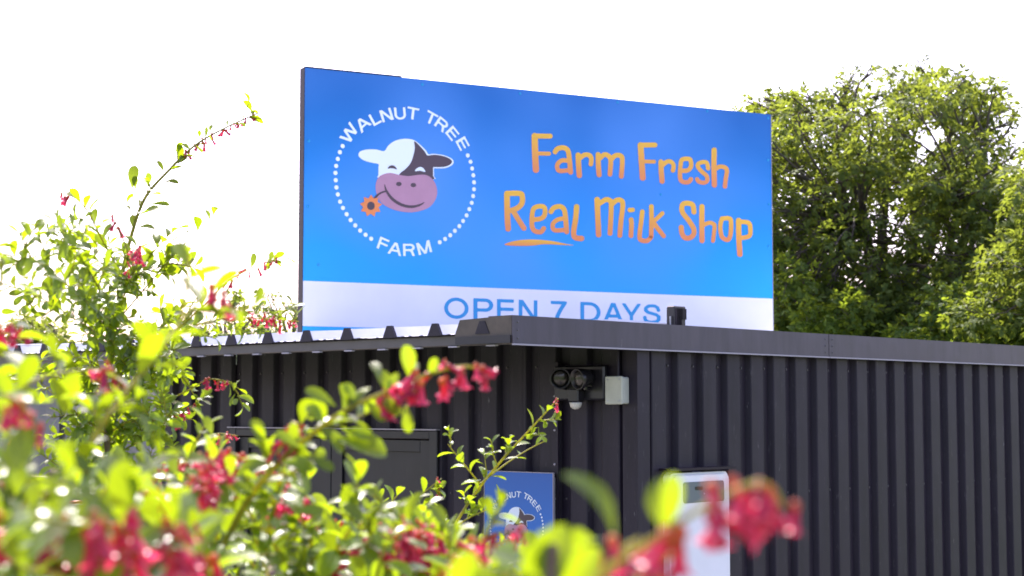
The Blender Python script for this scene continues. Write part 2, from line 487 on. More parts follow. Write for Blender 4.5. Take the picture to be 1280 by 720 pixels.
# corner trims
tr = MB()
tr.box(-0.040, 0.05, -0.040, -0.0335, 0.12, ZT); tr.box(-0.040, -0.0335, -0.0333, 0.05, 0.12, ZT)
tr.build('corner_trim', M['wall'], shop)
MB().box(-0.042, 0.0, LW - 0.03, LW + 0.045, 0.12, ZT).build('corner_trim', M['lip'], shop)
js, _ = on_left(703, 620)
st = MB(); st.box(-0.046, -0.034, js - 0.012, js + 0.03, 0.12, ZT - 0.06); st.build('joint_strip', M['wall'], shop)
for z in np.arange(0.4, 2.3, 0.165):
    MB().lathe([(0.001, 0.0), (0.006, 0.0), (0.005, 0.004), (0.001, 0.005)],
               Matrix.Translation((-0.046, js + 0.008, z)) @ Matrix.Rotation(-math.pi / 2, 4, 'Y'), 8).build('rivet', M['lip'], shop)

# door: frame and two leaves
fr = MB()
fr.box(-0.052, 0.02, jd0 - 0.06, jd0, 0.115, DZ + 0.045, bev=0.004)
fr.box(-0.052, 0.02, jd1, jd1 + 0.06, 0.115, DZ + 0.045, bev=0.004)
fr.box(-0.050, 0.02, jd0 + 0.001, jd1 - 0.001, DZ, DZ + 0.043, bev=0.004)
fr.build('door_frame', M['frame'], shop)
MB().box(-0.064, -0.02, jd0 - 0.065, jd1 + 0.065, DZ + 0.046, DZ + 0.053).build('door_head_flashing', M['lip'], shop)
jm, _ = on_left(418, 600)
for a, b, hs in ((jd0 + 0.004, jm - 0.003, 1), (jm + 0.003, jd1 - 0.004, -1)):
    d = MB()
    d.box(-0.012, 0.03, a, b, 0.125, DZ - 0.004, bev=0.002)
    for (y0, y1, z0, z1) in ((a, a + 0.09, 0.126, DZ - 0.005), (b - 0.09, b, 0.126, DZ - 0.005), (a + 0.091, b - 0.091, DZ - 0.07, DZ - 0.005), (a + 0.091, b - 0.091, 0.126, 0.3)):
        d.box(-0.026, -0.013, y0, y1, z0, z1, bev=0.003)
    o = d.build('door', M['door'], shop)
    hy = (b - 0.045) if hs > 0 else (a + 0.045)
    h = MB(); h.tube([(-0.027, hy, 1.0), (-0.07, hy, 1.0), (-0.07, hy, 1.24), (-0.027, hy, 1.24)], 0.009, 8)
    h.build('handle', M['galv'], o, smooth=True)

# roof: sheets running away from the eave, ribs 0.3 m apart
OV = -0.88; JF = -0.06
ze, zr = 2.482, 2.532
def roof_prof(a, b):
    pts = []
    k = math.floor(a / 0.3) - 1
    while k * 0.3 < b + 0.3:
        x = k * 0.3 + 0.115
        pts += [(x - 0.036, 0), (x - 0.012, 0.046), (x + 0.012, 0.046), (x + 0.036, 0)]
        for q in (0.085, 0.16, 0.21):
            pts += [(x + q - 0.014, 0.0), (x + q - 0.007, 0.0018), (x + q + 0.007, 0.0018), (x + q + 0.014, 0.0)]
        k += 1
    pts = [p for p in sorted(pts) if a < p[0] < b]
    return [(a, pts[0][1] if pts[0][1] < .01 else 0)] + pts + [(b, 0)]
je = LW + 0.22
roofs = [JF + 0.004, 0.9, 1.8, 2.7, 3.6, je]
for k, (a, b) in enumerate(zip(roofs, roofs[1:])):
    pr = roof_prof(a, b); n = len(pr); vs = []
    for i, z in ((OV - 0.03, ze), (0.0, zr), (LR + 0.1, zr - 0.10)):
        for x, h in pr: vs.append((i, x, z + h + 0.0015 * (k % 2)))
    for i, z in ((OV - 0.03, ze), (0.0, zr), (LR + 0.1, zr - 0.10)):
        for x, h in pr: vs.append((i, x, z + h + 0.0015 * (k % 2) - 0.004))
    fs = []
    for s in (0, 1):
        for q in range(n - 1):
            fs.append((s * n + q, s * n + q + 1, (s + 1) * n + q + 1, (s + 1) * n + q))
            o_ = 3 * n
            fs.append((o_ + s * n + q, o_ + (s + 1) * n + q, o_ + (s + 1) * n + q + 1, o_ + s * n + q + 1))
    mb = MB(); mb.add(vs, fs)
    fe = []
    for q in range(n - 1): fe.append((q, 3 * n + q, 3 * n + q + 1, q + 1))
    mb.f += fe; mb.m += [1] * len(fe)
    # the underside uses the dark wall colour
    for idx in range(len(fs)):
        if idx % 2 == 1: mb.m[idx] = 1
    mb.build('roof_sheet', [M['roof'], M['wall']], shop, fix=False)
# dark end closures of the ribs along the eave
for k in range(-1, 15):
    cl = MB()
    x = k * 0.3 + 0.115
    if JF < x < je:
        vs = []
        for dx, h in ((-0.044, -0.004), (-0.016, 0.052), (0.016, 0.052), (0.044, -0.004)):
            vs += [(OV - 0.034, x + dx, ze + h), (OV - 0.02, x + dx, ze + h)]
        cl.add(vs, [(0, 2, 4, 6), (1, 7, 5, 3), (0, 1, 3, 2), (2, 3, 5, 4), (4, 5, 7, 6), (6, 7, 1, 0)])
        cl.build('rib_closure', M['wall'], shop)
MB().box(OV - 0.012, OV + 0.045, JF + 0.01, je - 0.02, 2.431, 2.4775, bev=0.003).build('eave_beam', M['beam'], shop)
for k in range(17):  # small pale tabs along the lower edge of the beam
    y = 0.05 + k * 0.235
    MB().box(OV - 0.020, OV + 0.0, y, y + 0.055, 2.424, 2.4305).build('eave_tab', M['lip'], shop)
# long fascia flashing with a pale folded lip, in lengths
xs = [OV - 0.03, 1.55, 4.0, LR + 0.12]
for k, (a, b) in enumerate(zip(xs, xs[1:])):
    f = MB(); q = 0.0015 * (k % 2)
    f.box(a, b - 0.002, JF - 0.006 - q, JF, 2.432, 2.553)
    f.box(a, b - 0.002, JF + 0.0005, JF + 0.14, 2.5485, 2.553)
    o = f.build('fascia', M['fascia'], shop)
    for zz in (2.455, 2.49, 2.525):
        for xx in (a + 0.03, b - 0.035):
            MB().lathe([(0.001, 0), (0.006, 0), (0.004, 0.003), (0.001, 0.004)], Matrix.Translation((xx, JF - 0.006 - q, zz)) @ Matrix.Rotation(math.pi / 2, 4, 'X'), 6).build('rivet', M['screw'], o)
    MB().box(a, b - 0.002, JF - 0.014 - q, JF - 0.0002, 2.425, 2.4318).build('drip_lip', M['lip'], o)
# folded return of the flashing round the eave corner
rt = MB()
y1 = 0.255
vs = [(OV - 0.031, JF + 0.001, 2.432), (OV - 0.031, JF + 0.001, 2.5525), (OV - 0.031, y1, 2.543), (OV - 0.031, y1 + 0.03, 2.48), (OV - 0.031, y1 + 0.03, 2.462)]
vs2 = [(x + 0.006, y, z) for x, y, z in vs]
n = 5
rt.add(vs + vs2, [tuple(range(n)), tuple(range(2 * n - 1, n - 1, -1))] + [(i, (i + 1) % n, n + (i + 1) % n, n + i) for i in range(n)])
rt.build('flashing_return', M['under'], shop)
MB().box(OV - 0.04, OV - 0.0315, JF + 0.002, y1 + 0.02, 2.4345, 2.468).build('eave_gutter_end', M['frame'], shop)
# soffit behind the fascia
MB().box(OV + 0.05, 0.0, JF + 0.002, -0.042, 2.44, 2.45).build('soffit', M['frame'], shop)
MB().box(0.06, LR, JF + 0.002, -0.034, 2.4405, 2.4455).build('soffit', M['frame'], shop)

# ------------------------------------------------------------------ flat print helpers
def contour(D, xs_, ys_):
    """faces filling the region D < 0 of a grid, with interpolated edges"""
    cache = {}; V, Fs = [], []
    def vid(key, x, y):
        if key not in cache:
            cache[key] = len(V); V.append((x, y))
        return cache[key]
    ny, nx = D.shape
    for i in range(ny - 1):
        for j in range(nx - 1):
            c = [(i, j), (i, j + 1), (i + 1, j + 1), (i + 1, j)]
            sg = [D[q] for q in c]
            if min(sg) >= 0: continue
            poly = []
            for k in range(4):
                p, q = c[k], c[(k + 1) % 4]; dp, dq = sg[k], sg[(k + 1) % 4]
                if dp < 0: poly.append(vid(p, xs_[p[1]], ys_[p[0]]))
                if (dp < 0) != (dq < 0):
                    t = dp / (dp - dq); key = tuple(sorted((p, q)))
                    poly.append(vid(key, xs_[p[1]] + t * (xs_[q[1]] - xs_[p[1]]), ys_[p[0]] + t * (ys_[q[0]] - ys_[p[0]])))
            if len(poly) >= 3: Fs.append(tuple(poly))
    return V, Fs
def sdf_print(strokes, cell, conv, name, m, parent):
    """one clean outline from a set of round-ended brush strokes [(points, width)], traced on a fine grid"""
    segs = []
    lo = np.array([1e9, 1e9]); hi = -lo
    for pts, wd in strokes:
        P = [np.array(p, float) for p in pts]
        if len(P) > 2:                                        # round the corners a little
            Q = []
            for i in range(len(P) - 1):
                p0 = P[max(i - 1, 0)]; p1 = P[i]; p2 = P[i + 1]; p3 = P[min(i + 2, len(P) - 1)]
                for t in (0, .25, .5, .75):
                    Q.append(0.5 * ((2 * p1) + (p2 - p0) * t + (2 * p0 - 5 * p1 + 4 * p2 - p3) * t * t + (3 * p1 - p0 - 3 * p2 + p3) * t ** 3))
            Q.append(P[-1]); P = Q
        for a, b in zip(P, P[1:]): segs.append((a, b, wd / 2))
        for p in P:
            lo = np.minimum(lo, p - wd / 2 - cell * 2); hi = np.maximum(hi, p + wd / 2 + cell * 2)
    xs_ = np.arange(lo[0], hi[0], cell); ys_ = np.arange(lo[1], hi[1], cell)
    X, Y = np.meshgrid(xs_, ys_)
    D = np.full(X.shape, 1e9)
    for a, b, r in segs:
        d = b - a; L = max(d @ d, 1e-9)
        t = np.clip(((X - a[0]) * d[0] + (Y - a[1]) * d[1]) / L, 0, 1)
        D = np.minimum(D, np.hypot(X - a[0] - t * d[0], Y - a[1] - t * d[1]) - r)
    v, f = contour(D, xs_, ys_)
    mb = MB(); mb.add([conv(x, y) for x, y in v], f)
    return mb.build(name, m, parent, fix=False)

_glyph = {}
def arc(cx, cy, rx, ry, a0, a1, n=12):
    return [(cx + rx * math.cos(math.radians(a0 + (a1 - a0) * k / n)), cy + ry * math.sin(math.radians(a0 + (a1 - a0) * k / n))) for k in range(n + 1)]
def glyph_strokes(h):
    """plain grotesque capitals as pen strokes in a box of height 1; whatever leaves the box is cut square"""
    t = 1 - h
    stem = [(h, -.3), (h, 1.3)]
    return {
     'W': (1.26, [[(.045, 1.2), (.045, 1.13), (.34, -.02)], [(.34, -.02), (.63, 1.04)], [(.63, 1.04), (.92, -.02)], [(.92, -.02), (1.215, 1.13), (1.215, 1.2)]]),
     'A': (.92, [[(.03, -.12), (.46, 1.04)], [(.89, -.12), (.46, 1.04)], [(.22, .34), (.70, .34)]]),
     'L': (.62, [stem, [(h, h), (1, h)]]),
     'N': (.80, [stem, [(.8 - h, -.3), (.8 - h, 1.3)], [(h, 1.02), (.8 - h, -.02)]]),
     'U': (.78, [[(h, 1.3), (h, .39)] + arc(.39, .39, .39 - h, .39 - h, 180, 360) + [(.78 - h, 1.3)]]),
     'T': (.80, [[(-.3, t), (1.2, t)], [(.4, -.3), (.4, t)]]),
     'R': (.80, [stem, [(h, t), (.50, t)] + arc(.50, t - .215, .22, .215, 90, -90) + [(h, t - .43)], [(.47, t - .43), (.60, .36), (.68, .1), (.74, -.3)]]),
     'E': (.70, [stem, [(h, t), (1, t)], [(h, .52), (.64, .52)], [(h, h), (1, h)]]),
     'F': (.66, [stem, [(h, t), (1, t)], [(h, .51), (.58, .51)]]),
     'M': (.95, [stem, [(.95 - h, -.3), (.95 - h, 1.3)], [(h, 1.04), (.475, 0)], [(.475, 0), (.95 - h, 1.04)]]),
     'O': (1.0, [arc(.5, .5, .5 - h, .5 - h, 0, 360, 32)]),
     'P': (.75, [stem, [(h, t), (.46, t)] + arc(.46, t - .235, .215, .235, 90, -90) + [(h, t - .47)]]),
     '7': (.62, [[(-.3, t), (.62 - h, t)], [(.62 - h, t), (.36, .55), (.25, .25), (.2, -.3)]]),
     'D': (.82, [stem, [(h, t), (.38, t)] + arc(.38, .5, .44 - h, .5 - h, 90, -90) + [(h, h)]]),
     'Y': (.86, [[(-.03, 1.15), (.43, .40)], [(.89, 1.15), (.43, .40)], [(.43, .42), (.43, -.3)]]),
     'S': (.76, [[(.66, .70), (.62, .83), (.51, .91), (.38, t), (.23, .90), (.12, .79), (.12, .67), (.22, .58), (.38, .53), (.57, .47), (.675, .37), (.67, .21), (.57, .11), (.38, h), (.20, .10), (.10, .20), (.075, .32)]]),
    }
def glyph(ch, pen=0.15):
    key = (ch, pen)
    if key not in _glyph:
        wd, strokes = glyph_strokes(pen / 2)[ch]
        cell = .034
        xs_ = np.linspace(-cell, wd + cell, int(wd / cell) + 3); ys_ = np.linspace(-cell, 1 + cell, int(1 / cell) + 3)
        X, Y = np.meshgrid(xs_, ys_); D = np.full(X.shape, 9.0)
        for st in strokes:
            for a, b in zip(st, st[1:]):
                d = (b[0] - a[0], b[1] - a[1]); L = max(d[0] ** 2 + d[1] ** 2, 1e-9)
                t = np.clip(((X - a[0]) * d[0] + (Y - a[1]) * d[1]) / L, 0, 1)
                D = np.minimum(D, np.hypot(X - a[0] - t * d[0], Y - a[1] - t * d[1]) - pen / 2)
        D = np.maximum(D, np.maximum(np.maximum(-X, X - wd), np.maximum(-Y, Y - 1)))
        v, f = contour(D, xs_, ys_)
        v = np.array(v) / (wd, 1.0)
        _glyph[key] = (v, f, wd)
    return _glyph[key]

def smooth_poly(pts, closed=True, n=4):
    P = [np.array(p, float) for p in pts]; out = []; N = len(P)
    for i in range(N if closed else N - 1):
        p0, p1, p2, p3 = (P[(i - 1) % N], P[i], P[(i + 1) % N], P[(i + 2) % N]) if closed else (P[max(i - 1, 0)], P[i], P[i + 1], P[min(i + 2, N - 1)])
        for k in range(n):
            t = k / n
            out.append(0.5 * ((2 * p1) + (p2 - p0) * t + (2 * p0 - 5 * p1 + 4 * p2 - p3) * t * t + (3 * p1 - p0 - 3 * p2 + p3) * t ** 3))
    if not closed: out.append(P[-1])
    return out

# ------------------------------------------------------------------ the big roof sign
SA = math.radians(62.6)
sd_ = Vector((math.sin(SA), math.cos(SA), 0)); sn_ = Vector((-math.cos(SA), math.sin(SA), 0))
P0 = at(381, 84.3, 10.4)
SRZ = math.atan2(sd_.y, sd_.x)
def sp(u, v):
    q = hit(u, v, P0, sn_) - P0
    return q.dot(sd_), q.z
SWID = sp(964.5, 250)[0]
ZB = -1.82                        # sign bottom below its top edge
sbase = Vector((P0.x, P0.y, P0.z + ZB))
sign = thing('roof_sign', 'big blue farm milk shop sign board with cow logo standing on the roof', 'sign', sbase, SRZ)
def S(u, v, lift):                # photo pixel -> point on the sign face, in the sign's own axes
    x, z = sp(u, v); return (x, -lift, z - ZB)
SH = -ZB
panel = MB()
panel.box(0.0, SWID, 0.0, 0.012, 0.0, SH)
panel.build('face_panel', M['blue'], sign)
def on_face(poly, name, m, parent, lift):
    mb = MB(); mb.add([S(u, v, lift) for u, v in poly], [tuple(range(len(poly)))])
    return mb.build(name, m, parent, fix=False)
zb1 = sp(379.3, 351)[1] - ZB; zb0 = sp(379, 407.5)[1] - ZB
MB().box(0.001, SWID - 0.001, -0.0016, -0.0002, zb0, zb1).build('white_band', M['white'], sign)
fr = MB()
D = 0.078
fr.box(-0.004, 0.035, 0.0125, D, 0.0, SH + 0.003); fr.box(SWID - 0.035, SWID + 0.004, 0.0125, D, 0.0, SH + 0.003)
fr.box(0.0355, SWID - 0.0355, 0.0125, D - 0.002, SH - 0.04, SH + 0.002); fr.box(0.0355, SWID - 0.0355, 0.0125, D - 0.002, 0.0, 0.04)
fr.box(0.0355, SWID - 0.0355, 0.014, D - 0.004, SH * 0.5 - 0.02, SH * 0.5 + 0.02)
fr.box(-0.004, -0.0005, -0.004, 0.0124, 0.0, SH + 0.003)
fr.build('frame', M['steel'], sign)
# cap strip on the first sheet's top edge (ends at the step in the outline)
xc = sp(502, 96)[0]
MB().box(0.0, xc, -0.003, 0.0124, SH + 0.0004, SH + 0.008).build('edge_cap', M['steel'], sign)
MB().box(SWID + 0.0002, SWID + 0.004, -0.003, 0.0124, 0.0, SH).build('edge_cap', M['lip'], sign)
for x in (0.25, SWID * 0.5, SWID - 0.25):
    b = MB(); b.box(x - 0.03, x + 0.03, D + 0.001, D + 0.061, 0.02 - 0.12, SH - 0.06)
    b.tube([(x, D + 0.06, SH * 0.62), (x, D + 0.85, -0.12)], 0.02, 8)
    b.box(x - 0.07, x + 0.07, D + 0.0, D + 0.95, -0.135, -0.121)
    b.build('post', M['galv'], sign)
for (u, v) in ((528, 105.5), (650, 117), (772, 128), (884, 139), (960, 147.5), (960, 200), (961, 255), (961, 308), (386, 176), (398, 331), (385, 258), (826, 243)):
    MB().lathe([(0.001, 0), (0.011, 0), (0.009, 0.004), (0.001, 0.005)], Matrix.Translation(S(u, v, 0.0002)) @ Matrix.Rotation(math.pi / 2, 4, 'X'), 8).build('bolt', M['textblue'], sign)

# hand-painted orange lettering, traced stroke by stroke
def zc(ox, oy, sc): return lambda x, y: (ox + x / sc, oy + y / sc)
z1, z2, z3, z4, z5 = zc(650, 155, 8), zc(780, 165, 8), zc(620, 230, 8), zc(730, 235, 10.59), zc(830, 240, 8.185)
LET = [
 (z1, 8, [([(145, 122), (150, 300), (158, 458)], 64), ([(142, 120), (300, 122)], 50), ([(160, 295), (288, 297)], 40)]),
 (z1, 8, [([(350, 278), (375, 248), (430, 237), (475, 262), (490, 330), (505, 482)], 50), ([(480, 368), (420, 365), (375, 400), (375, 452), (405, 470), (490, 462)], 44)]),
 (z1, 8, [([(580, 312), (585, 420), (592, 515)], 54), ([(590, 350), (640, 310), (690, 312), (712, 345), (708, 402)], 46)]),
 (z1, 8, [([(780, 307), (782, 410), (790, 508)], 52), ([(790, 350), (840, 307), (880, 317), (906, 360), (898, 502)], 48), ([(908, 360), (950, 317), (1003, 317), (1022, 360), (1012, 524)], 48)]),
 (z2, 8, [([(165, 132), (175, 300), (186, 458)], 60), ([(163, 130), (308, 130)], 50), ([(180, 295), (300, 297)], 38)]),
 (z2, 8, [([(368, 300), (372, 400), (380, 493)], 52), ([(375, 340), (430, 297), (470, 300), (495, 335), (488, 385)], 44)]),
 (z2, 8, [([(580, 390), (640, 382), (668, 345), (668, 300), (650, 270), (580, 276), (565, 330), (558, 430), (575, 492), (640, 502), (668, 472)], 44)]),
 (z2, 8, [([(840, 365), (828, 312), (795, 300), (745, 315), (738, 348), (775, 395), (825, 440), (830, 488), (795, 508), (745, 495), (730, 472)], 42)]),
 (z2, 8, [([(900, 182), (898, 350), (902, 530)], 54), ([(915, 368), (960, 347), (1010, 357), (1028, 390), (1016, 470), (1008, 545)], 44)]),
 (z3, 8, [([(108, 98), (112, 300), (120, 448)], 58), ([(108, 95), (238, 95), (262, 130), (257, 195), (215, 240), (155, 265)], 54), ([(170, 270), (225, 360), (278, 442)], 52)]),
 (z3, 8, [([(372, 358), (450, 345), (485, 310), (488, 250), (462, 224), (400, 230), (366, 270), (357, 400), (380, 465), (445, 480), (476, 445)], 48)]),
 (z3, 8, [([(548, 278), (580, 237), (640, 225), (680, 257), (695, 340), (705, 478)], 50), ([(685, 345), (620, 355), (570, 395), (570, 448), (605, 465), (690, 458)], 44)]),
 (z3, 8, [([(805, 228), (795, 350), (775, 480), (790, 535), (855, 545)], 54)]),
 (z4, 10.59, [([(172, 155), (180, 350), (192, 618)], 74), ([(190, 215), (285, 155), (335, 165), (360, 225), (343, 600)], 66), ([(362, 225), (420, 168), (480, 160), (512, 215), (490, 420), (472, 628)], 66)]),
 (z4, 10.59, [([(605, 292), (642, 290)], 60), ([(622, 420), (627, 480), (620, 632)], 64)]),
 (z4, 10.59, [([(770, 315), (755, 450), (735, 620), (750, 688), (830, 700), (880, 660)], 62)]),
 (z4, 10.59, [([(890, 245), (892, 400), (888, 640)], 62), ([(915, 450), (1010, 360), (1036, 335)], 56), ([(905, 440), (970, 530), (1052, 635)], 60)]),
 (z5, 8.185, [([(305, 205), (295, 138), (260, 117), (200, 120), (180, 160), (192, 215), (250, 290), (300, 370), (303, 430), (265, 468), (212, 468), (182, 420), (175, 362)], 52)]),
 (z5, 8.185, [([(387, 150), (385, 330), (388, 498)], 54), ([(400, 340), (460, 315), (503, 327), (516, 360), (500, 500)], 42)]),
 (z5, 8.185, [([(592, 272), (665, 270), (685, 310), (680, 430), (655, 488), (602, 472), (580, 420), (575, 340), (592, 272)], 46)]),
 (z5, 8.185, [([(762, 292), (764, 450), (775, 638)], 56), ([(770, 305), (855, 312), (880, 350), (878, 440), (830, 465), (775, 470)], 46)]),
]
slogan = node_empty('slogan', sign)
for zf, sc, st_ in LET:
    ss = [([zf(*p) for p in pts], wd / sc) for pts, wd in st_]
    sdf_print(ss, 0.55, lambda x, y: S(x, y, 0.002), 'letter', M['orange'], slogan)
on_face([z3(*p) for p in [tuple(q) for q in smooth_poly([(80, 606), (180, 570), (300, 556), (420, 557), (560, 570), (680, 595), (775, 613), (640, 609), (480, 603), (350, 618), (180, 619)])]],
        'underline', M['orange'], slogan, 0.002)

# OPEN 7 DAYS on the white band
hours = node_empty('opening_days', sign)
for ch, x0, x1 in (('O', 40, 162), ('P', 186, 285), ('E', 304, 388), ('N', 413, 506), ('7', 573, 654), ('D', 721, 822), ('A', 834, 936), ('Y', 930, 1022), ('S', 1034, 1123)):
    v, f, _ = glyph(ch, 0.155)
    sl = (82 - 48) / (1035 - 40.0)
    pts = []
    for gx, gy in v:
        X = x0 + gx * (x1 - x0)
        Y = 46 + sl * (X - 40) + (1 - gy) * (107 - 9 * (X - 40) / 1000)
        pts.append(S(545 + X / 4, 360 + Y / 4, 0.0032))
    mb = MB(); mb.add(pts, f); mb.build('letter', M['textblue'], hours, fix=False)

# round emblem: cow head, ring of dots, curved name. Measured once, reused on the small board
z8 = zc(400, 120, 3.43); z6 = zc(435, 160, 5.951)
DOTS = [(97, 215), (85, 241), (76, 270), (69, 300), (66, 330), (67, 361), (70, 392), (76, 422), (86, 453), (98, 480), (114, 507), (131, 532), (151, 555), (172, 577), (195, 595), (219, 612),
        (633, 255), (645, 282), (652, 311), (657, 340), (660, 370), (660, 400), (656, 429), (650, 458), (640, 485), (628, 512), (613, 536), (597, 558), (578, 578), (558, 597), (536, 613), (513, 627)]
dl = np.array([sp(*z8(*p)) for p in DOTS])
q = np.linalg.lstsq(np.c_[2 * dl, np.ones(len(dl))], (dl ** 2).sum(1), rcond=None)[0]
ec = q[:2]; ER = math.sqrt(q[2] + ec @ ec)
def unit(p): return (np.array(sp(*p)) - ec) / ER
def emblem(parent, cx, cz, R, simple=False):
    root = node_empty('emblem', parent)
    def put(poly, name, m, lift):
        mb = MB(); mb.add([(cx + p[0] * R, -lift, cz + p[1] * R) for p in poly], [tuple(range(len(poly)))])
        mb.build(name, m, root, fix=False)
    for p in dl:
        c = (p - ec) / ER
        put([(c[0] + 0.0295 * math.cos(t), c[1] + 0.0295 * math.sin(t)) for t in np.linspace(0, 2 * math.pi, 13)[:-1]], 'dot', M['lightwhite'], 0.0015)
    for txt, h in (((('W', 125, 160), ('A', 183, 120), ('L', 236, 97), ('N', 285, 82), ('U', 343, 75), ('T', 398, 75), ('T', 476, 95), ('R', 521, 122), ('E', 567, 160), ('E', 611, 204)), 1),
                   ((('F', 270, 635), ('A', 322, 655), ('R', 381, 660), ('M', 446, 650)), -1)):
        for ch, X, Y in txt:
            c = unit(z8(X, Y)); a = math.atan2(c[1], c[0]); rad = 1.01 if h > 0 else 0.985
            v, f, asp = glyph(ch, 0.165)
            H = 0.164; wd = H * asp * 1.3
            e_r = np.array([math.cos(a), math.sin(a)]); e_t = np.array([math.sin(a), -math.cos(a)])
            if h < 0: e_r, e_t = -e_r, -e_t
            base = c
            pts = [base + e_t * (gx - .5) * wd + e_r * (gy - .5) * H for gx, gy in v]
            mb = MB(); mb.add([(cx + p[0] * R, -0.0015, cz + p[1] * R) for p in pts], f)
            mb.build('letter', M['lightwhite'], root, fix=False)
    def cow(pts, name, m, k, smooth=3):
        P = smooth_poly(pts, True, smooth) if smooth else pts
        put([unit(z6(*p)) for p in P], name, M[m], 0.0012 + 0.0007 * k)
    cow([(225, 268), (170, 257), (110, 237), (78, 205), (90, 175), (140, 160), (210, 160), (268, 172), (300, 130), (350, 95), (420, 80), (490, 90), (540, 128), (580, 168), (598, 195), (640, 192), (710, 202), (767, 225), (785, 250), (772, 277), (720, 299), (650, 300), (639, 303), (639, 330), (639, 360), (636, 384), (430, 410), (232, 374), (226, 350), (226, 320), (226, 290)], 'cow_head', 'lightwhite', 0)
    cow([(492, 98), (535, 135), (570, 175), (590, 204), (640, 199), (700, 207), (750, 225), (774, 250), (755, 275), (710, 290), (645, 291), (632, 294), (632, 325), (632, 355), (628, 386), (430, 390), (382, 352), (392, 332), (430, 302), (465, 260), (485, 205), (496, 150)], 'dark_patch', 'cowdark', 1)
    cow([(204, 430), (225, 368), (270, 342), (320, 335), (380, 349), (450, 358), (520, 349), (580, 350), (627, 380), (655, 430), (662, 490), (640, 550), (590, 598), (500, 625), (420, 625), (330, 605), (250, 560), (215, 500)], 'muzzle', 'mauve', 2)
    cow([(294, 303), (304, 286), (328, 277), (350, 287), (363, 309), (340, 302), (316, 300)], 'eye', 'cowdark', 2)
    cow([(497, 322), (511, 300), (540, 290), (563, 304), (573, 327), (535, 318)], 'eye', 'lightwhite', 2)
    for x, y in ((377, 417), (485, 425)):
        cow([(x + 21 * math.cos(t), y + 16 * math.sin(t)) for t in np.linspace(0, 2 * math.pi, 15)[:-1]], 'nostril', 'cowdark', 3, 0)
    def brush(line, wds):
        L = smooth_poly(line, False, 4); n = len(L); lft, rgt = [], []
        for i in range(n):
            t = L[min(i + 1, n - 1)] - L[max(i - 1, 0)]; t = t / np.linalg.norm(t); nn = np.array([-t[1], t[0]])
            wv = np.interp(i / (n - 1), np.linspace(0, 1, len(wds)), wds) / 2
            lft.append(L[i] + nn * wv); rgt.append(L[i] - nn * wv)
        return lft + rgt[::-1]
    cow(brush([(270, 420), (285, 470), (330, 530), (400, 573), (470, 586), (530, 574), (568, 552)], [4, 16, 22, 22, 20, 16, 3]), 'smile', 'cowdark', 4, 0)
    cow(brush([(186, 538), (213, 505), (245, 482), (284, 470)], [16, 15, 13, 12]), 'flower_stalk', 'cowdark', 5, 0)
    cow([(168 + (84 if k % 2 else 58) * math.cos(k * math.pi / 9 + .2), 580 + (84 if k % 2 else 58) * math.sin(k * math.pi / 9 + .2)) for k in range(18)], 'flower_print', 'flowerprint', 6, 2)
    cow([(168 + 29 * math.cos(t), 580 + 31 * math.sin(t)) for t in np.linspace(0, 2 * math.pi, 17)[:-1]], 'flower_centre', 'cowdark', 7, 0)
emblem(sign, ec[0], ec[1] - ZB, ER)

# ------------------------------------------------------------------ small things on and by the shop
# small board with the same emblem, on the door wall
def on_board(u, v):
    p = hit(u, v, bl(-0.075, 0), rdir) - W0
    return p.dot(ldir), p.z
ja, za = on_board(606, 588); jb, zb = on_board(691, 592)
bw, bh = ja - jb, 0.66
bpos = bl(-0.075, ja, zb - bh)
brz = math.atan2(-ldir.y, -ldir.x)
board = thing('small_sign', 'small blue farm board with cow logo on the dark wall beside the door', 'sign', bpos, brz)
MB().box(0, bw, 0, 0.006, 0, bh).build('face_panel', M['smallblue'], board)
bf = MB(); bf.box(0.01, 0.04, 0.0065, 0.04, 0.02, bh - 0.02); bf.box(bw - 0.04, bw - 0.01, 0.0065, 0.04, 0.02, bh - 0.02)
bf.build('mounting_batten', M['galv'], board)
eb = MB(); eb.box(-0.004, bw + 0.004, -0.002, 0.008, bh + 0.0003, bh + 0.004); eb.box(bw + 0.0003, bw + 0.004, -0.002, 0.008, 0, bh); eb.box(-0.004, -0.0003, -0.002, 0.008, 0, bh)
eb.build('edge_trim', M['lip'], board)
emblem(board, bw * 0.475, bh - 0.262, 0.178)

# security light: back plate, two lamp heads, sensor
jl, zl = on_left(722, 481)
sec = thing('security_light', 'black twin head security light with pale motion sensor under the eave', 'light', bl(-0.04, jl - 0.065, zl), RZ)
# local: -x faces out, y runs left along the wall
p = MB(); p.box(-0.035, 0.0, -0.165, 0.155, -0.075, 0.09, bev=0.008); p.build('back_plate', M['black'], sec)
for y, zz, yaw in ((0.075, 0.035, 0.75), (-0.075, 0.030, -0.15)):
    Mx = Matrix.Translation((-0.075, y, zz)) @ Matrix.Rotation(yaw, 4, 'Z') @ Matrix.Rotation(math.radians(-100), 4, 'Y')
    h = MB(); h.lathe([(0.016, -0.045), (0.036, -0.035), (0.048, 0.02), (0.051, 0.042), (0.046, 0.044), (0.042, 0.028)], Mx, 18)
    o = h.build('lamp_head', M['black'], sec, smooth=True)
    h = MB(); h.lathe([(0.041, 0.0285), (0.028, 0.036), (0.001, 0.040)], Mx, 18); h.build('lens', M['glass'], o, smooth=True)
    a = MB(); a.tube([(-0.034, y, zz - 0.05), (-0.06, y, zz - 0.05), (-0.075, y, zz)], 0.012, 8); a.build('bracket', M['black'], sec)
p = MB(); p.box(-0.085, -0.0355, -0.045, 0.02, -0.085, -0.02, bev=0.006); p.build('sensor_arm', M['black'], sec)
p = MB(); p.lathe([(0.030, 0.0), (0.030, -0.006), (0.026, -0.02), (0.016, -0.030), (0.002, -0.034)], Matrix.Translation((-0.062, -0.012, -0.0855)), 16)
p.build('sensor_dome', M['pir'], sec, smooth=True)

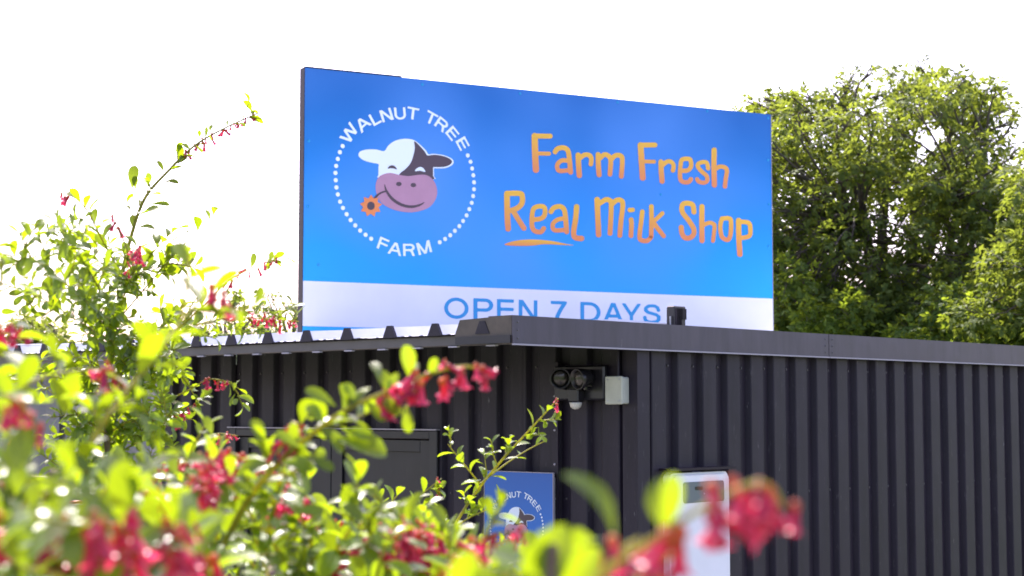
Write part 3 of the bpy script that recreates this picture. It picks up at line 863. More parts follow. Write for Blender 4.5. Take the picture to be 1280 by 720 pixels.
p = MB(); p.tube([(-0.02, -0.164, 0.02), (-0.024, -0.19, -0.005), (-0.02, -0.215, 0.0), (-0.02, -0.235, 0.01)], 0.004, 6); p.build('cable', M['black'], sec, smooth=True)
jb2, zb2 = on_left(782, 505); jb1, zt1 = on_left(758, 471)
jbx = thing('junction_box', 'small pale grey junction box on the wall beside the security light', 'box', bl(-0.037, (jb1 + jb2) / 2 - 0.065, zb2), RZ)
hw = (jb1 - jb2) / 2 * .84; hh = zt1 - zb2
p = MB(); p.box(-0.05, 0, -hw, hw, 0, hh - 0.004, bev=0.006); p.build('box_body', M['greybox'], jbx)
p = MB(); p.box(-0.060, -0.0505, -hw - 0.003, hw + 0.003, -0.002, hh, bev=0.004); o = p.build('box_lid', M['greybox'], jbx)
for yy in (-hw + 0.014, hw - 0.014):
    for zz in (0.014, hh - 0.016):
        MB().lathe([(0.001, 0), (0.005, 0), (0.004, 0.003), (0.001, 0.003)], Matrix.Translation((-0.06, yy, zz)) @ Matrix.Rotation(-math.pi / 2, 4, 'Y'), 8).build('screw', M['galv'], o)
p = MB(); p.tube([(-0.025, 0, hh - 0.003), (-0.025, 0.0, 2.4395 - zb2)], 0.008, 8); p.build('conduit', M['wall'], jbx)

# milk cabinet let into the long wall
def on_front(u, v):
    p = hit(u, v, bl(0, -0.086), ldir) - W0
    return p.dot(rdir), p.z
ia, ca = on_front(840, 589); ib, cb = on_front(913, 584.5)
cw = ib - ia; ctop = ca
cab = thing('vending_cabinet', 'white milk vending cabinet with grey display window on the dark side wall', 'vending machine', bl(ia, 0, 0), RZ)
y0, y1c = -0.07, -0.0
def rrect(x0, x1, z0, z1, r, n=5):
    P = []
    for cx_, cz_, a0 in ((x1 - r, z1 - r, 0), (x0 + r, z1 - r, 90), (x0 + r, z0 + r, 180), (x1 - r, z0 + r, 270)):
        for k in range(n + 1):
            t = math.radians(a0 + 90 * k / n); P.append((cx_ + r * math.cos(t), cz_ + r * math.sin(t)))
    return P
def slab(poly, ya, yb):
    mb = MB(); n = len(poly)
    mb.add([(x, ya, z) for x, z in poly] + [(x, yb, z) for x, z in poly], [tuple(range(n)), tuple(range(2 * n - 1, n - 1, -1))] + [(i, (i + 1) % n, n + (i + 1) % n, n + i) for i in range(n)])
    return mb
slab(rrect(0, cw, 0.62, ctop - 0.012, 0.03), y0, y1c).build('cabinet_body', M['whitepaint'], cab)
slab(rrect(0.012, cw - 0.012, 0.635, ctop - 0.024, 0.03), y0 - 0.016, y0 - 0.0005).build('front_panel', M['whitepaint'], cab)
i0, s0 = on_front(865, 630); i1, s1 = on_front(906, 599)
sx0, sx1 = i0 - ia - 0.01, i1 - ia - 0.012
o = slab(rrect(sx0 - 0.06, sx1, s0 + 0.005, s1 - 0.005, 0.014), y0 - 0.020, y0 - 0.0165).build('display_window', M['screen'], cab)
slab(rrect(sx0 + 0.03, sx0 + 0.09, s1 - 0.045, s1 - 0.028, 0.004, 2), y0 - 0.0215, y0 - 0.0202).build('readout', M['black'], o)
slab(rrect(sx0 + 0.10, sx0 + 0.105, s1 - 0.065, s1 - 0.06, 0.001, 1), y0 - 0.0215, y0 - 0.0202).build('indicator', M['white'], o)
slab(rrect(0.12, cw - 0.12, 0.85, 1.15, 0.02), y0 - 0.019, y0 - 0.0165).build('dispensing_hatch', M['screen'], cab)
hd = MB(); hd.box(-0.03, cw + 0.03, y0 - 0.03, -0.034, ctop, ctop + 0.012); hd.build('rain_hood', M['steel'], cab)
hd = MB(); hd.box(0.02, 0.06, y0 + 0.02, -0.02, 0.0, 0.6195); hd.box(cw - 0.06, cw - 0.02, y0 + 0.02, -0.02, 0.0, 0.6195); hd.build('stand', M['galv'], cab)

# flood lamp clipped to the roof edge in front of the big sign
fp = hit(845, 393, bl(0, JF + 0.10, 0), ldir); fl = fp - W0
fl_i = fl.dot(rdir)
fz = fp.z
fld = thing('floodlight', 'small black floodlight on the roof edge pointing up at the big sign', 'light', bl(fl_i, JF + 0.10, 2.553), RZ)
hgt = 0.1
b = MB(); b.box(-0.035, 0.052, -0.02, 0.03, 0.004, hgt, bev=0.004); b.build('lamp_housing', M['black'], fld)
for k in range(4):
    MB().box(-0.034 + 0.012 * k, -0.030 + 0.012 * k, -0.032, -0.0203, 0.008, hgt - 0.012).build('cooling_fin', M['steel'], fld)
MB().box(0.016, 0.048, -0.028, -0.0203, 0.035, hgt - 0.012).build('driver_box', M['steel'], fld)
MB().box(-0.03, 0.047, 0.0305, 0.034, 0.012, hgt - 0.008).build('glass', M['glass'], fld)
b = MB(); b.tube([(-0.045, 0.0, 0.05), (-0.045, 0.0, 0.003), (0.06, 0.0, 0.003), (0.06, 0.0, 0.05)], 0.004, 6); b.build('bracket', M['galv'], fld)

# ------------------------------------------------------------------ background on the left: shed, rails
s0_ = at(-160, 500, 15); s1_ = at(196, 500, 14.2)
dx = (s1_ - s0_); dx.z = 0; srz = math.atan2(dx.y, dx.x); SL = dx.length
shed = thing('storage_shed', 'low grey storage shed with pale roof edge far behind the shrub', 'shed', (s0_.x, s0_.y, 0), srz)
zt_ = at(60, 441, 14.5).z
k = 0
while k * 1.0 < SL:
    a, b_ = k * 1.0, min(k * 1.0 + 0.997, SL)
    mb = MB(); vs = []; n = 0
    x = a
    while x < b_ + 1e-6:
        vs.append((x, -0.02 if (n // 2) % 2 else 0.0)); n += 1; x += 0.05
    mb.add([(x, y, 0.0) for x, y in vs] + [(x, y, zt_) for x, y in vs], [(i, i + 1, n + i + 1, n + i) for i in range(n - 1)])
    mb.build('wall_sheet', M['shedwall'], shed); k += 1
MB().box(-0.2, SL + 0.2, -0.25, 3.0, zt_ + 0.001, zt_ + 0.07, bev=0.01).build('roof', M['roof'], shed)
MB().box(0.0, SL, 0.05, 2.8, 0, zt_ - 0.002).build('shed_body', M['shedwall'], shed)

r0 = at(-120, 600, 10.5); r1 = at(176, 600, 9.6)
dx = r1 - r0; dx.z = 0; FL = dx.length
fence = thing('rail_fence', 'weathered timber rail fence behind the flowering shrub', 'fence', (r0.x, r0.y, 0), math.atan2(dx.y, dx.x))
for z in (at(60, 601, 10).z, at(60, 634, 10).z, at(60, 668, 10).z, 1.0):
    MB().box(0, FL, -0.045, -0.005, z - 0.04, z + 0.03, bev=0.006).build('rail', M['timber'], fence)
for x in np.linspace(0.1, FL - 0.1, 3):
    MB().box(x - 0.05, x + 0.05, -0.004, 0.09, 0, at(60, 594, 10).z, bev=0.008).build('fence_post', M['timber'], fence)
pr_ = at(95, 636, 9.85)
reel = thing('fence_insulator', 'small red plastic insulator on the timber rail fence', 'insulator', (pr_.x, pr_.y, pr_.z - 0.05))
b = MB(); b.lathe([(0.02, 0.0), (0.045, 0.005), (0.045, 0.03), (0.025, 0.04), (0.025, 0.06), (0.045, 0.07), (0.045, 0.095), (0.02, 0.1)], None, 12); b.build('spool', M['red'], reel, smooth=True)
b = MB(); b.tube([(0, 0, 0.05), (0.0, 0.14, 0.05)], 0.008, 6); b.build('pin', M['galv'], reel)

# ------------------------------------------------------------------ foliage tools
def leaf_verts(L=1.0, W=0.5, fold=0.12, curl=0.10):
    rows = [(0.0, 0.06), (0.16, 0.32), (0.40, 0.78), (0.64, 1.0), (0.84, 0.86), (0.96, 0.46), (1.0, 0.06)]
    v, f = [], []
    for t, wv in rows:
        z = -curl * t * t * 1.2 + 0.04 * math.sin(t * 3)
        h = W / 2 * wv
        v += [(-h * L, t * L, (z + fold * h * 1.4) * L), (0, t * L, z * L), (h * L, t * L, (z + fold * h * 1.4) * L)]
    for i in range(len(rows) - 1):
        a = i * 3
        f += [(a, a + 1, a + 4, a + 3), (a + 1, a + 2, a + 5, a + 4)]
    return v, f
def base_mesh(name, v, f, mats, mi=None, uv=None):
    me = bpy.data.meshes.new(name); me.from_pydata(v, [], f)
    for m in mats: me.materials.append(m)
    if mi: me.polygons.foreach_set('material_index', mi)
    me.polygons.foreach_set('use_smooth', [True] * len(me.polygons))
    if uv is not None:
        ly = me.uv_layers.new(name='leaf'); idx = np.empty(len(me.loops), np.int32); me.loops.foreach_get('vertex_index', idx)
        ly.data.foreach_set('uv', np.asarray(uv, np.float32)[idx].ravel())
    me.update(); return me
LEAF_UV = [(x, t) for t in (0, .16, .40, .64, .84, .96, 1.0) for x in (-1, 0, 1)]
LEAVES = []
for wd, fo, cu in ((0.46, 0.2, 0.10), (0.54, 0.3, 0.18), (0.42, 0.15, 0.02), (0.5, 0.4, 0.28), (0.5, 0.25, -0.08)):
    v, f = leaf_verts(1, wd, fo, cu)
    LEAVES.append((np.array(v), f, base_mesh('leaf', v, f, [M['leaf']], None, LEAF_UV)))
def flower_geo(bend):
    n = 10; v, f, mi = [], [], []
    prof = [(0.04, 0.0), (0.13, 0.07), (0.15, 0.17), (0.105, 0.27), (0.12, 0.52), (0.155, 0.74), (0.19, 0.86)]
    for r, t in prof:
        for k in range(n):
            a = 2 * math.pi * k / n
            v.append((r * math.cos(a) + bend * t * t, t, r * math.sin(a)))
    for k in range(n):                                        # lobes: every other point reaches out and back
        a = 2 * math.pi * k / n; r, t = (0.36, 0.93) if k % 2 else (0.20, 0.90)
        v.append((r * math.cos(a) + bend * t * t, t, r * math.sin(a)))
    for i in range(len(prof)):
        for k in range(n):
            f.append((i * n + k, (i + 1) * n + k, (i + 1) * n + (k + 1) % n, i * n + (k + 1) % n)); mi.append(1 if i < 3 else 0)
    b = len(v); v += [(0.02 + bend, 1.12, 0.0), (-0.015 + bend * .74, 0.86, 0.012), (0.02 + bend * .74, 0.86, -0.012)]
    f += [(b, b + 1, b + 2)]; mi.append(1)
    return v, f, mi
FLOWERS = []
for bd in (0.0, 0.15, -0.12):
    v, f, mi = flower_geo(bd)
    FLOWERS.append((np.array(v), f, base_mesh('flower', v, f, [M['flower'], M['calyx']], mi), mi))

def frame_mat(p, d, n, s):
    d = d.normalized(); x = d.cross(n)
    x = x.normalized() if x.length > 1e-5 else d.orthogonal().normalized()
    z = x.cross(d)
    return Matrix(((x.x * s, d.x * s, z.x * s, p.x), (x.y * s, d.y * s, z.y * s, p.y), (x.z * s, d.z * s, z.z * s, p.z), (0, 0, 0, 1)))
def catmull(P, n=8):
    out = []
    for i in range(len(P) - 1):
        p0, p1, p2, p3 = P[max(i - 1, 0)], P[i], P[i + 1], P[min(i + 2, len(P) - 1)]
        for k in range(n):
            t = k / n
            out.append(0.5 * ((2 * p1) + (p2 - p0) * t + (2 * p0 - 5 * p1 + 4 * p2 - p3) * t * t + (3 * p1 - p0 - 3 * p2 + p3) * t ** 3))
    out.append(P[-1]); return out
def resample(P, step):
    out = [P[0]]; acc = 0
    for a, b in zip(P, P[1:]):
        L = (b - a).length
        while acc + L >= step:
            t = (step - acc) / L; a = a.lerp(b, t); out.append(a); L = (b - a).length; acc = 0
        acc += L
    return out
def rv(): return Vector(rng.normal(size=3))

class Shrub:
    def __init__(s, name, label, cat, root):
        s.root = thing(name, label, cat, root)
        s.inv = Matrix.Translation(-Vector(root)); s.leaves = []; s.flowers = []; s.base = Vector(root)
    def leaf(s, p, d, n, size): s.leaves.append((frame_mat(p, d, n, size), int(rng.integers(len(LEAVES)))))
    def flower(s, p, d, size): s.flowers.append((frame_mat(p, d, rv(), size), int(rng.integers(len(FLOWERS)))))
    def rosette(s, mb, p, d, size, n, stem):
        """a short side shoot ending in a tuft of leaves"""
        d = d.normalized(); e = p + d * stem
        mb.tube([p, p.lerp(e, .5) + rv() * stem * .04, e], [size * .045, size * .04, size * .03], 5)
        a0 = rng.uniform(0, 6.28)
        side = d.orthogonal().normalized()
        for k in range(n):
            a = a0 + k * 2.4
            rad = Matrix.Rotation(a, 3, d) @ side
            t = 0.25 + 0.75 * (k + 1) / n
            dirn = (d * (0.25 + 0.55 * k / n) + rad * 0.8 + Vector((0, 0, .12)) + rv() * .12).normalized()
            nn = (d * .6 + Vector((0, 0, .7)) + rv() * .25)
            s.leaf(p.lerp(e, t), dirn, nn, size * rng.uniform(.6, 1.1) * (1 - .25 * k / n))
    def raceme(s, mb, P, size, dens=1.0):
        """drooping flowers along a tip"""
        Q = resample(P, size * .30 / dens)
        for k, p in enumerate(Q):
            t = k / max(1, len(Q) - 1)
            for _ in range(2 if rng.random() < .7 else 1):
                d = Vector((0, 0, -1)) + rv() * .45
                d.z = min(d.z, -.25)
                s.flower(p + rv() * size * .16, d, size * rng.uniform(.5, 1.12) * (1 - .4 * t))
    def branch(s, pts, size=0.022, r0=.004, r1=.0012, shoots=1.0, flo=0.0, fsize=None, start=0.0, wood=False, nleaf=5, fdens=1.0, stemleaf=1.0):
        """pts in world space; leaf tufts from 'start' on, flowers along the last 'flo' of the length"""
        P = catmull([Vector(p) for p in pts], 8)
        n = len(P); mb = MB()
        mb.tube([s.inv @ p for p in P], [(r0 + (r1 - r0) * i / (n - 1)) * .68 for i in range(n)], 7)
        mb2 = MB()
        Q = resample(P, size * .42); m = len(Q); phi = rng.uniform(0, 6)
        for k in range(m):
            t = k / max(1, m - 1)
            if t < start: continue
            tang = (Q[min(k + 1, m - 1)] - Q[max(k - 1, 0)]).normalized()
            phi += 2.4 + rng.normal() * .2
            rad = Matrix.Rotation(phi, 3, tang) @ tang.orthogonal().normalized()
            inflo = t > 1 - flo
            if not inflo or rng.random() < .4:
                if rng.random() < .85 * stemleaf:
                    d = (tang * .55 + rad * .8 + Vector((0, 0, .15)) + rv() * .12)
                    s.leaf(Q[k], d, tang * .5 + Vector((0, 0, .8)) + rv() * .25, size * rng.uniform(.7, 1.2))
                if rng.random() < .42 * shoots:
                    d = (tang * .6 + rad * .8 + Vector((0, 0, .2))).normalized()
                    s.rosette(mb2, Q[k], d, size * .92, int(rng.integers(max(2, nleaf - 1), nleaf + 3)), size * rng.uniform(.5, 1.8))
        if flo > 0:
            k0 = int((1 - flo) * (n - 1))
            s.raceme(mb2, P[k0:], fsize or size * .62, fdens)
        mb2.v = [tuple(s.inv @ Vector(v)) for v in mb2.v]
        mb.add(mb2.v, mb2.f)
        return mb.build('branch', M['wood'] if wood else M['stem'], s.root, smooth=True, fix=False)
    def finish(s, maxn=300):
        for items, base, nm in ((s.leaves, LEAVES, 'leaf'), (s.flowers, FLOWERS, 'flower')):
            def score(it):
                p = it[0].translation; q = p - EYE
                c, sn = math.cos(PITCH), math.sin(PITCH)
                dep = q.y * c + q.z * sn
                if dep < .05: return 0
                u = q.x / dep * F; v = (q.z * c - q.y * sn) / dep * F
                inn = 1 if (abs(u) < 650 and abs(v) < 370) else .02
                return inn * it[0].col[1].length / dep
            items.sort(key=score, reverse=True)
            for mt, k in items[:maxn]:
                o = bpy.data.objects.new(nm, base[k][2])
                o.matrix_basis = s.inv @ mt
                link(o, s.root)
            rest = items[maxn:]
            if rest:
                V, Fc, MI = [], [], []; b = 0
                for mt, k in rest:
                    m4 = np.array(s.inv @ mt)
                    v = base[k][0] @ m4[:3, :3].T + m4[:3, 3]
                    V.append(v); Fc += [tuple(b + i for i in f) for f in base[k][1]]; b += len(v)
                    MI += (base[k][3] if nm == 'flower' else [0] * len(base[k][1]))
                me = base_mesh(nm + '_mass', np.concatenate(V).tolist(), Fc, list(base[0][2].materials), MI, np.tile(np.array(LEAF_UV), (len(rest), 1)) if nm == 'leaf' else None)
                o = bpy.data.objects.new('foliage' if nm == 'leaf' else 'blossom', me); o['kind'] = 'stuff'; link(o, s.root)

def px(*pts): return [at(u, v, d) for u, v, d in pts]

# ------------------------------------------------------------------ flowering shrubs in the foreground
# 1: the tall upright shrub at mid distance on the left
ra = at(140, 640, 2.5)
A_ = Shrub('flowering_shrub', 'tall green flowering shrub reaching up into the white sky left of the sign', 'shrub', (ra.x + .02, ra.y, 0))
trunk = [A_.base, Vector((ra.x + .03, ra.y, 1.0))] + px((146, 720, 2.5), (142, 640, 2.5), (134, 560, 2.5), (134, 480, 2.5))
A_.branch(trunk, .022, .011, .006, 0, 0, start=2, wood=True)
A_.branch(px((134, 480, 2.5), (142, 420, 2.5), (152, 350, 2.5), (160, 310, 2.5), (180, 250, 2.5), (212, 212, 2.52), (246, 180, 2.55), (285, 158, 2.6), (326, 140, 2.65)), .026, .0058, .0016, .5, .3, .017, nleaf=3, fdens=.5, stemleaf=.7)
for P, kw in (
    (px((150, 340, 2.5), (128, 300, 2.45), (108, 262, 2.4), (88, 244, 2.4), (66, 240, 2.4)), dict(flo=.2, fdens=.4, shoots=.5)),
    (px((142, 420, 2.5), (100, 372, 2.2), (62, 338, 2.0), (20, 310, 1.9)), dict(shoots=1.1)),
    (px((142, 400, 2.5), (118, 350, 2.2), (92, 310, 2.1), (78, 290, 2.0)), dict(shoots=1.0)),
    (px((145, 430, 2.5), (95, 400, 2.3), (50, 372, 2.2), (-10, 350, 2.1)), dict(shoots=1.0)),
    (px((148, 400, 2.5), (190, 350, 2.5), (235, 300, 2.5), (268, 268, 2.5)), dict(shoots=.3, stemleaf=.5, r0=.002)),
    (px((148, 380, 2.5), (180, 330, 2.6), (205, 300, 2.6), (222, 285, 2.6)), dict(shoots=.6)),
    (px((140, 470, 2.5), (200, 430, 2.4), (248, 388, 2.3), (285, 352, 2.3), (318, 334, 2.3), (352, 321, 2.3)), dict(flo=.4, fdens=.35, shoots=.7)),
    (px((160, 455, 2.5), (225, 415, 2.4), (280, 398, 2.4), (330, 398, 2.4), (374, 402, 2.4)), dict(flo=.33, fdens=1.0, shoots=.8)),
    (px((138, 540, 2.5), (190, 510, 2.4), (235, 488, 2.35), (262, 474, 2.35), (290, 478, 2.35)), dict(flo=.3, fdens=.9, shoots=.6)),
    (px((140, 570, 2.5), (185, 545, 2.4), (215, 520, 2.4), (245, 505, 2.4)), dict(flo=.35, fdens=.9, shoots=.6)),
    (px((142, 620, 2.5), (190, 585, 2.4), (240, 555, 2.35), (270, 542, 2.35), (298, 545, 2.35)), dict(flo=.25, fdens=.8, shoots=.8)),
    (px((140, 610, 2.5), (170, 600, 2.4), (200, 590, 2.3), (235, 600, 2.3)), dict(shoots=1.0)),
    (px((136, 500, 2.5), (100, 480, 2.5), (60, 470, 2.5), (20, 468, 2.5)), dict(shoots=1.0)),
    (px((136, 520, 2.5), (90, 540, 2.6), (50, 545, 2.6), (10, 550, 2.6)), dict(shoots=.9, flo=.2)),
    (px((150, 350, 2.5), (160, 320, 2.4), (150, 290, 2.4), (140, 268, 2.4)), dict(shoots=.8, flo=.25, fdens=.6)),
    (px((150, 360, 2.5), (170, 335, 2.4), (172, 312, 2.35), (166, 318, 2.3), (160, 335, 2.3)), dict(shoots=.8, flo=.6, fdens=.8)),
):
    kw = {**dict(size=.027, r0=.0026, r1=.0007, nleaf=5, fsize=.0175), **kw}
    A_.branch(P, **kw)
for k in range(17):                       # inner leafy shoots round the stem
    v0 = rng.uniform(340, 640); u0 = 138 + (10 if v0 < 420 else 0)
    s_ = rng.choice((-1, 1)); L = rng.uniform(35, 95)
    A_.branch(px((u0, v0, 2.5), (u0 + s_ * L * .5, v0 - L * .35, 2.5 + rng.uniform(-.15, .15)), (u0 + s_ * L, v0 - L * rng.uniform(.3, .8), 2.5 + rng.uniform(-.3, .3))),
              .028, .0022, .0008, 1.1, 0)
for (u, v, du, dv, L) in ((165, 236, 3, -30, 1), (176, 268, 30, -12, 1), (188, 255, 24, 4, 1), (172, 285, 22, -2, 1), (205, 215, -10, -18, .8), (222, 205, 14, -16, .8), (238, 188, -14, -12, .8), (245, 182, 12, 12, .7), (250, 172, -2, -14, .7), (262, 165, 4, -14, .7), (262, 168, 4, 12, .6), (285, 158, -2, -14, .6), (300, 152, 10, 12, .6), (205, 228, 22, -2, .8), (262, 275, -4, -16, .8), (232, 292, 10, -8, .8)):
    a = at(u, v, 2.52); b = at(u + du, v + dv, 2.52 + rng.uniform(-.01, .01))
    A_.leaf(a, b - a, Vector((rng.normal() * .4, -.6, .7)), (b - a).length * L)
A_.finish()

# 2: the shrub nearest on the left, far out of focus
rb = at(40, 800, .95)
B_ = Shrub('flowering_shrub', 'blurred near flowering shrub with red blossom at the bottom left', 'shrub', (rb.x, rb.y, 0))
B_.branch([B_.base, B_.base + Vector((.01, 0, 1.2))] + px((60, 760, .95), (75, 650, .95)), .022, .008, .004, 0, start=2, wood=True)
for P, kw in (
    (px((75, 650, .95), (108, 565, .95), (150, 500, .97), (195, 445, 1.0), (232, 395, 1.03), (262, 368, 1.05), (290, 372, 1.06)), dict(shoots=.45, flo=.14, fdens=1.2, r0=.0035)),
    (px((20, 700, .9), (-20, 560, .9), (20, 490, .95), (70, 468, 1.0), (125, 462, 1.05), (150, 470, 1.06)), dict(shoots=.35, flo=.2, start=.35)),
    (px((60, 700, .95), (20, 560, .85), (-10, 500, .8), (20, 500, .75), (45, 530, .75)), dict(shoots=.3, flo=.3, start=.4, fdens=1.3)),
    (px((40, 740, .95), (-10, 560, 1.1), (-20, 440, 1.2), (10, 405, 1.25), (35, 420, 1.25)), dict(shoots=.4, flo=.3, start=.4)),
    (px((40, 740, .95), (-40, 480, 1.4), (-30, 380, 1.5), (20, 350, 1.5), (60, 345, 1.5)), dict(shoots=.6, start=.5)),
    (px((60, 740, .9), (30, 680, .85), (10, 630, .8), (5, 600, .8)), dict(shoots=.7)),
    (px((80, 740, .9), (100, 690, .85), (115, 650, .8), (110, 620, .78)), dict(shoots=.7)),
    (px((120, 760, .95), (160, 700, .95), (190, 650, 1.0), (190, 610, 1.0)), dict(shoots=.8, flo=.15)),
    (px((30, 740, .8), (60, 700, .75), (110, 690, .75), (160, 700, .75)), dict(shoots=.5, flo=.35)),
):
    kw = {**dict(size=.027, r0=.0026, r1=.0008, nleaf=4, fsize=.018), **kw}
    B_.branch(P, **kw)
for k in range(22):                       # leafy tips right under the lens on the left
    u = rng.uniform(-30, 260); d = rng.uniform(.62, .95)
    v = np.interp(u, (0, 60, 160, 260), (610, 655, 650, 665)) + abs(rng.normal()) * 35
    b = u + rng.normal() * 40
    B_.branch(px((b, 800, d + .08), ((b + u) / 2, (800 + v) / 2, d + .04), (u, v, d), (u + rng.normal() * 20, v - rng.uniform(-15, 15), d - .02)),
              .027, .0024, .0008, .5, .4 if rng.random() < .6 else 0, fsize=.019, fdens=1.2, nleaf=4, start=.15)
B_.finish()

# 3: the middle shrub: long flowering spray, the crisp leafy sprig and the mass along the bottom
rc = at(360, 900, 1.5)
C_ = Shrub('flowering_shrub', 'bushy shrub in the bottom centre with a pink flower spray arching before the door', 'shrub', (rc.x, rc.y, 0))
C_.branch([C_.base, C_.base + Vector((0, 0, 1.0))] + px((350, 860, 1.4), (330, 740, 1.3)), .022, .012, .006, 0, start=2, wood=True)
for P, kw in (
    (px((270, 700, 1.15), (310, 625, 1.1), (352, 575, 1.08), (395, 538, 1.06), (440, 508, 1.05), (490, 487, 1.05), (540, 466, 1.05), (585, 458, 1.05), (607, 470, 1.05)), dict(size=.027, shoots=.85, flo=.38, fdens=1.4, r0=.0034, r1=.001, fsize=.0205)),
    (px((330, 700, 1.2), (345, 620, 1.12), (365, 560, 1.1), (372, 530, 1.1), (362, 540, 1.08), (345, 570, 1.08)), dict(size=.021, shoots=.4, flo=.45, start=.2, fdens=1.4, fsize=.019)),
    (px((500, 760, 2.5), (548, 690, 2.5), (588, 625, 2.5), (625, 578, 2.48), (655, 545, 2.46), (680, 518, 2.45), (698, 498, 2.45)), dict(size=.025, shoots=.75, flo=.03, r0=.0042, r1=.0012, nleaf=4)),
    (px((556, 668, 2.5), (585, 648, 2.47), (608, 637, 2.45), (626, 624, 2.45)), dict(size=.024, shoots=.5, r0=.0022, stemleaf=.4)),
    (px((600, 605, 2.48), (632, 580, 2.5), (660, 562, 2.52), (684, 550, 2.52)), dict(size=.024, shoots=.4, r0=.0022, stemleaf=.6)),
    (px((600, 605, 2.48), (580, 580, 2.45), (565, 562, 2.45), (560, 555, 2.45)), dict(size=.024, shoots=.5, r0=.002)),
    (px((480, 740, 2.3), (492, 670, 2.3), (515, 630, 2.3), (552, 598, 2.3)), dict(size=.024, shoots=.9, flo=.06, r0=.003)),
    (px((450, 740, 2.2), (455, 680, 2.2), (480, 640, 2.2), (500, 615, 2.2)), dict(size=.024, shoots=.9, r0=.003)),
    (px((560, 740, 2.0), (590, 700, 2.0), (620, 680, 1.9), (650, 670, 1.9)), dict(size=.02, shoots=.8, flo=.3)),
    (px((380, 760, 1.25), (390, 690, 1.2), (375, 645, 1.15), (360, 620, 1.15)), dict(shoots=.6)),
    (px((400, 740, 1.2), (420, 690, 1.15), (440, 655, 1.1), (425, 640, 1.1)), dict(shoots=.4)),
    (px((520, 760, 1.1), (560, 700, 1.05), (610, 670, 1.0), (660, 665, 1.0)), dict(shoots=.35, flo=.45, fdens=1.1)),
):
    kw = {**dict(size=.026, r0=.0028, r1=.0008, nleaf=5, fsize=.017), **kw}
    C_.branch(P, **kw)
lim = ((150, 590), (250, 565), (330, 560), (380, 610), (430, 650), (500, 650), (560, 668), (620, 705), (700, 715))
for k in range(70):                       # the leafy mass along the bottom
    u = rng.uniform(140, 640)
    top = np.interp(u, [a for a, _ in lim], [b for _, b in lim])
    v = top + abs(rng.normal()) * 40 + 5
    d = rng.uniform(.95, 1.7)
    b = u + rng.normal() * 60
    f_ = rng.random() < .85
    C_.branch(px((b, 780, d + .1), ((b + u) / 2 + rng.normal() * 15, (780 + v) / 2, d + .05), (u, v, d), (u + rng.normal() * 25, v - rng.uniform(-22, 16), d - .03)),
              .026, .0028, .0008, .6, .42 if f_ else 0, fdens=1.4, nleaf=5, start=.1, fsize=.018)
def own_leaf(S_, u0, v0, u1, v1, d, d2=0.0, nrm=None, scale=1.0):
    a, b = at(u0, v0, d), at(u1, v1, d + d2)
    S_.leaf(a, b - a, Vector(nrm or (rng.normal() * .5, -.8, .6)), (b - a).length * scale)
for q in ((513, 476, 504, 432), (486, 496, 477, 460), (484, 497, 497, 466), (420, 508, 382, 486), (435, 509, 424, 481), (436, 511, 455, 489), (420, 550, 484, 561), (428, 538, 466, 545), (508, 506, 511, 541),
          (537, 471, 545, 447), (388, 573, 416, 590), (365, 640, 406, 638), (460, 655, 430, 630), (445, 503, 432, 478), (470, 494, 500, 520), (455, 500, 478, 528), (405, 530, 385, 505), (400, 535, 432, 560), (375, 560, 345, 540), (352, 578, 392, 582)):
    own_leaf(C_, *q, 1.05)
for q in ((475, 473, 467, 452), (520, 470, 515, 455), (447, 500, 428, 488), (395, 560, 372, 552), (350, 585, 372, 600)):
    own_leaf(C_, *q, 1.05, .012, (0, -.35, .95))
C_.finish()

# 4: the nearest sprays on the right, almost at the lens
rd = at(700, 1100, 0.533)
D_ = Shrub('flowering_shrub', 'very blurred near spray with coral red blossom in front of the white cabinet', 'shrub', (rd.x, rd.y, 0))
D_.branch([D_.base, D_.base + Vector((0, 0, 1.2))] + px((690, 1000, 0.533), (690, 780, 0.516)), .022, .006, .003, 0, start=2, wood=True)
for P, kw in (
    (px((690, 780, 0.516), (760, 712, 0.499), (830, 665, 0.490), (890, 628, 0.482), (940, 604, 0.482), (966, 610, 0.482), (980, 636, 0.482)), dict(shoots=0.0, stemleaf=0, flo=.60, fdens=1.5, r0=.0018, r1=.0007, fsize=.0195)),
    (px((700, 800, 0.533), (740, 735, 0.533), (775, 690, 0.533), (800, 672, 0.533)), dict(shoots=0, stemleaf=.2, flo=.6, fdens=1.0, fsize=.0195)),
    (px((760, 790, .53), (800, 735, .525), (830, 700, .52), (858, 690, .52)), dict(shoots=0, stemleaf=.1, flo=.6, fdens=.9, fsize=.0195)),
    (px((660, 800, 0.568), (680, 730, 0.568), (700, 700, 0.568), (715, 690, 0.568)), dict(shoots=.6, stemleaf=1)),
    (px((600, 800, 0.602), (620, 740, 0.602), (640, 715, 0.602), (650, 700, 0.602)), dict(shoots=.6, stemleaf=1)),
    (px((760, 800, 0.516), (780, 750, 0.516), (800, 720, 0.516)), dict(shoots=.4, stemleaf=1, flo=.3)),
):
    kw = {**dict(size=.020, r0=.002, r1=.0007, nleaf=4), **kw}
    D_.branch(P, **kw)
for q in ((650, 760, 700, 668), (690, 740, 672, 668), (700, 745, 742, 690), (640, 770, 602, 712), (560, 760, 590, 690)):
    a, b = at(q[0], q[1], .53), at(q[2], q[3], .52); D_.leaf(a, b - a, Vector((.2, -.8, .5)), (b - a).length)
a, b = at(690, 722, .53), at(610, 690, .53); D_.leaf(a, b - a, Vector((0, -.36, .9)), (b - a).length)
def lone_leaf(u0, v0, u1, v1, d, nrm):
    a, b = at(u0, v0, d), at(u1, v1, d)
    D_.leaf(a, b - a, Vector(nrm), (b - a).length)
lone_leaf(768, 672, 728, 582, .49, (.75, -.5, .45))
lone_leaf(830, 668, 842, 592, .49, (.3, -.9, .2))
lone_leaf(834, 668, 818, 600, .50, (-.5, -.8, .2))
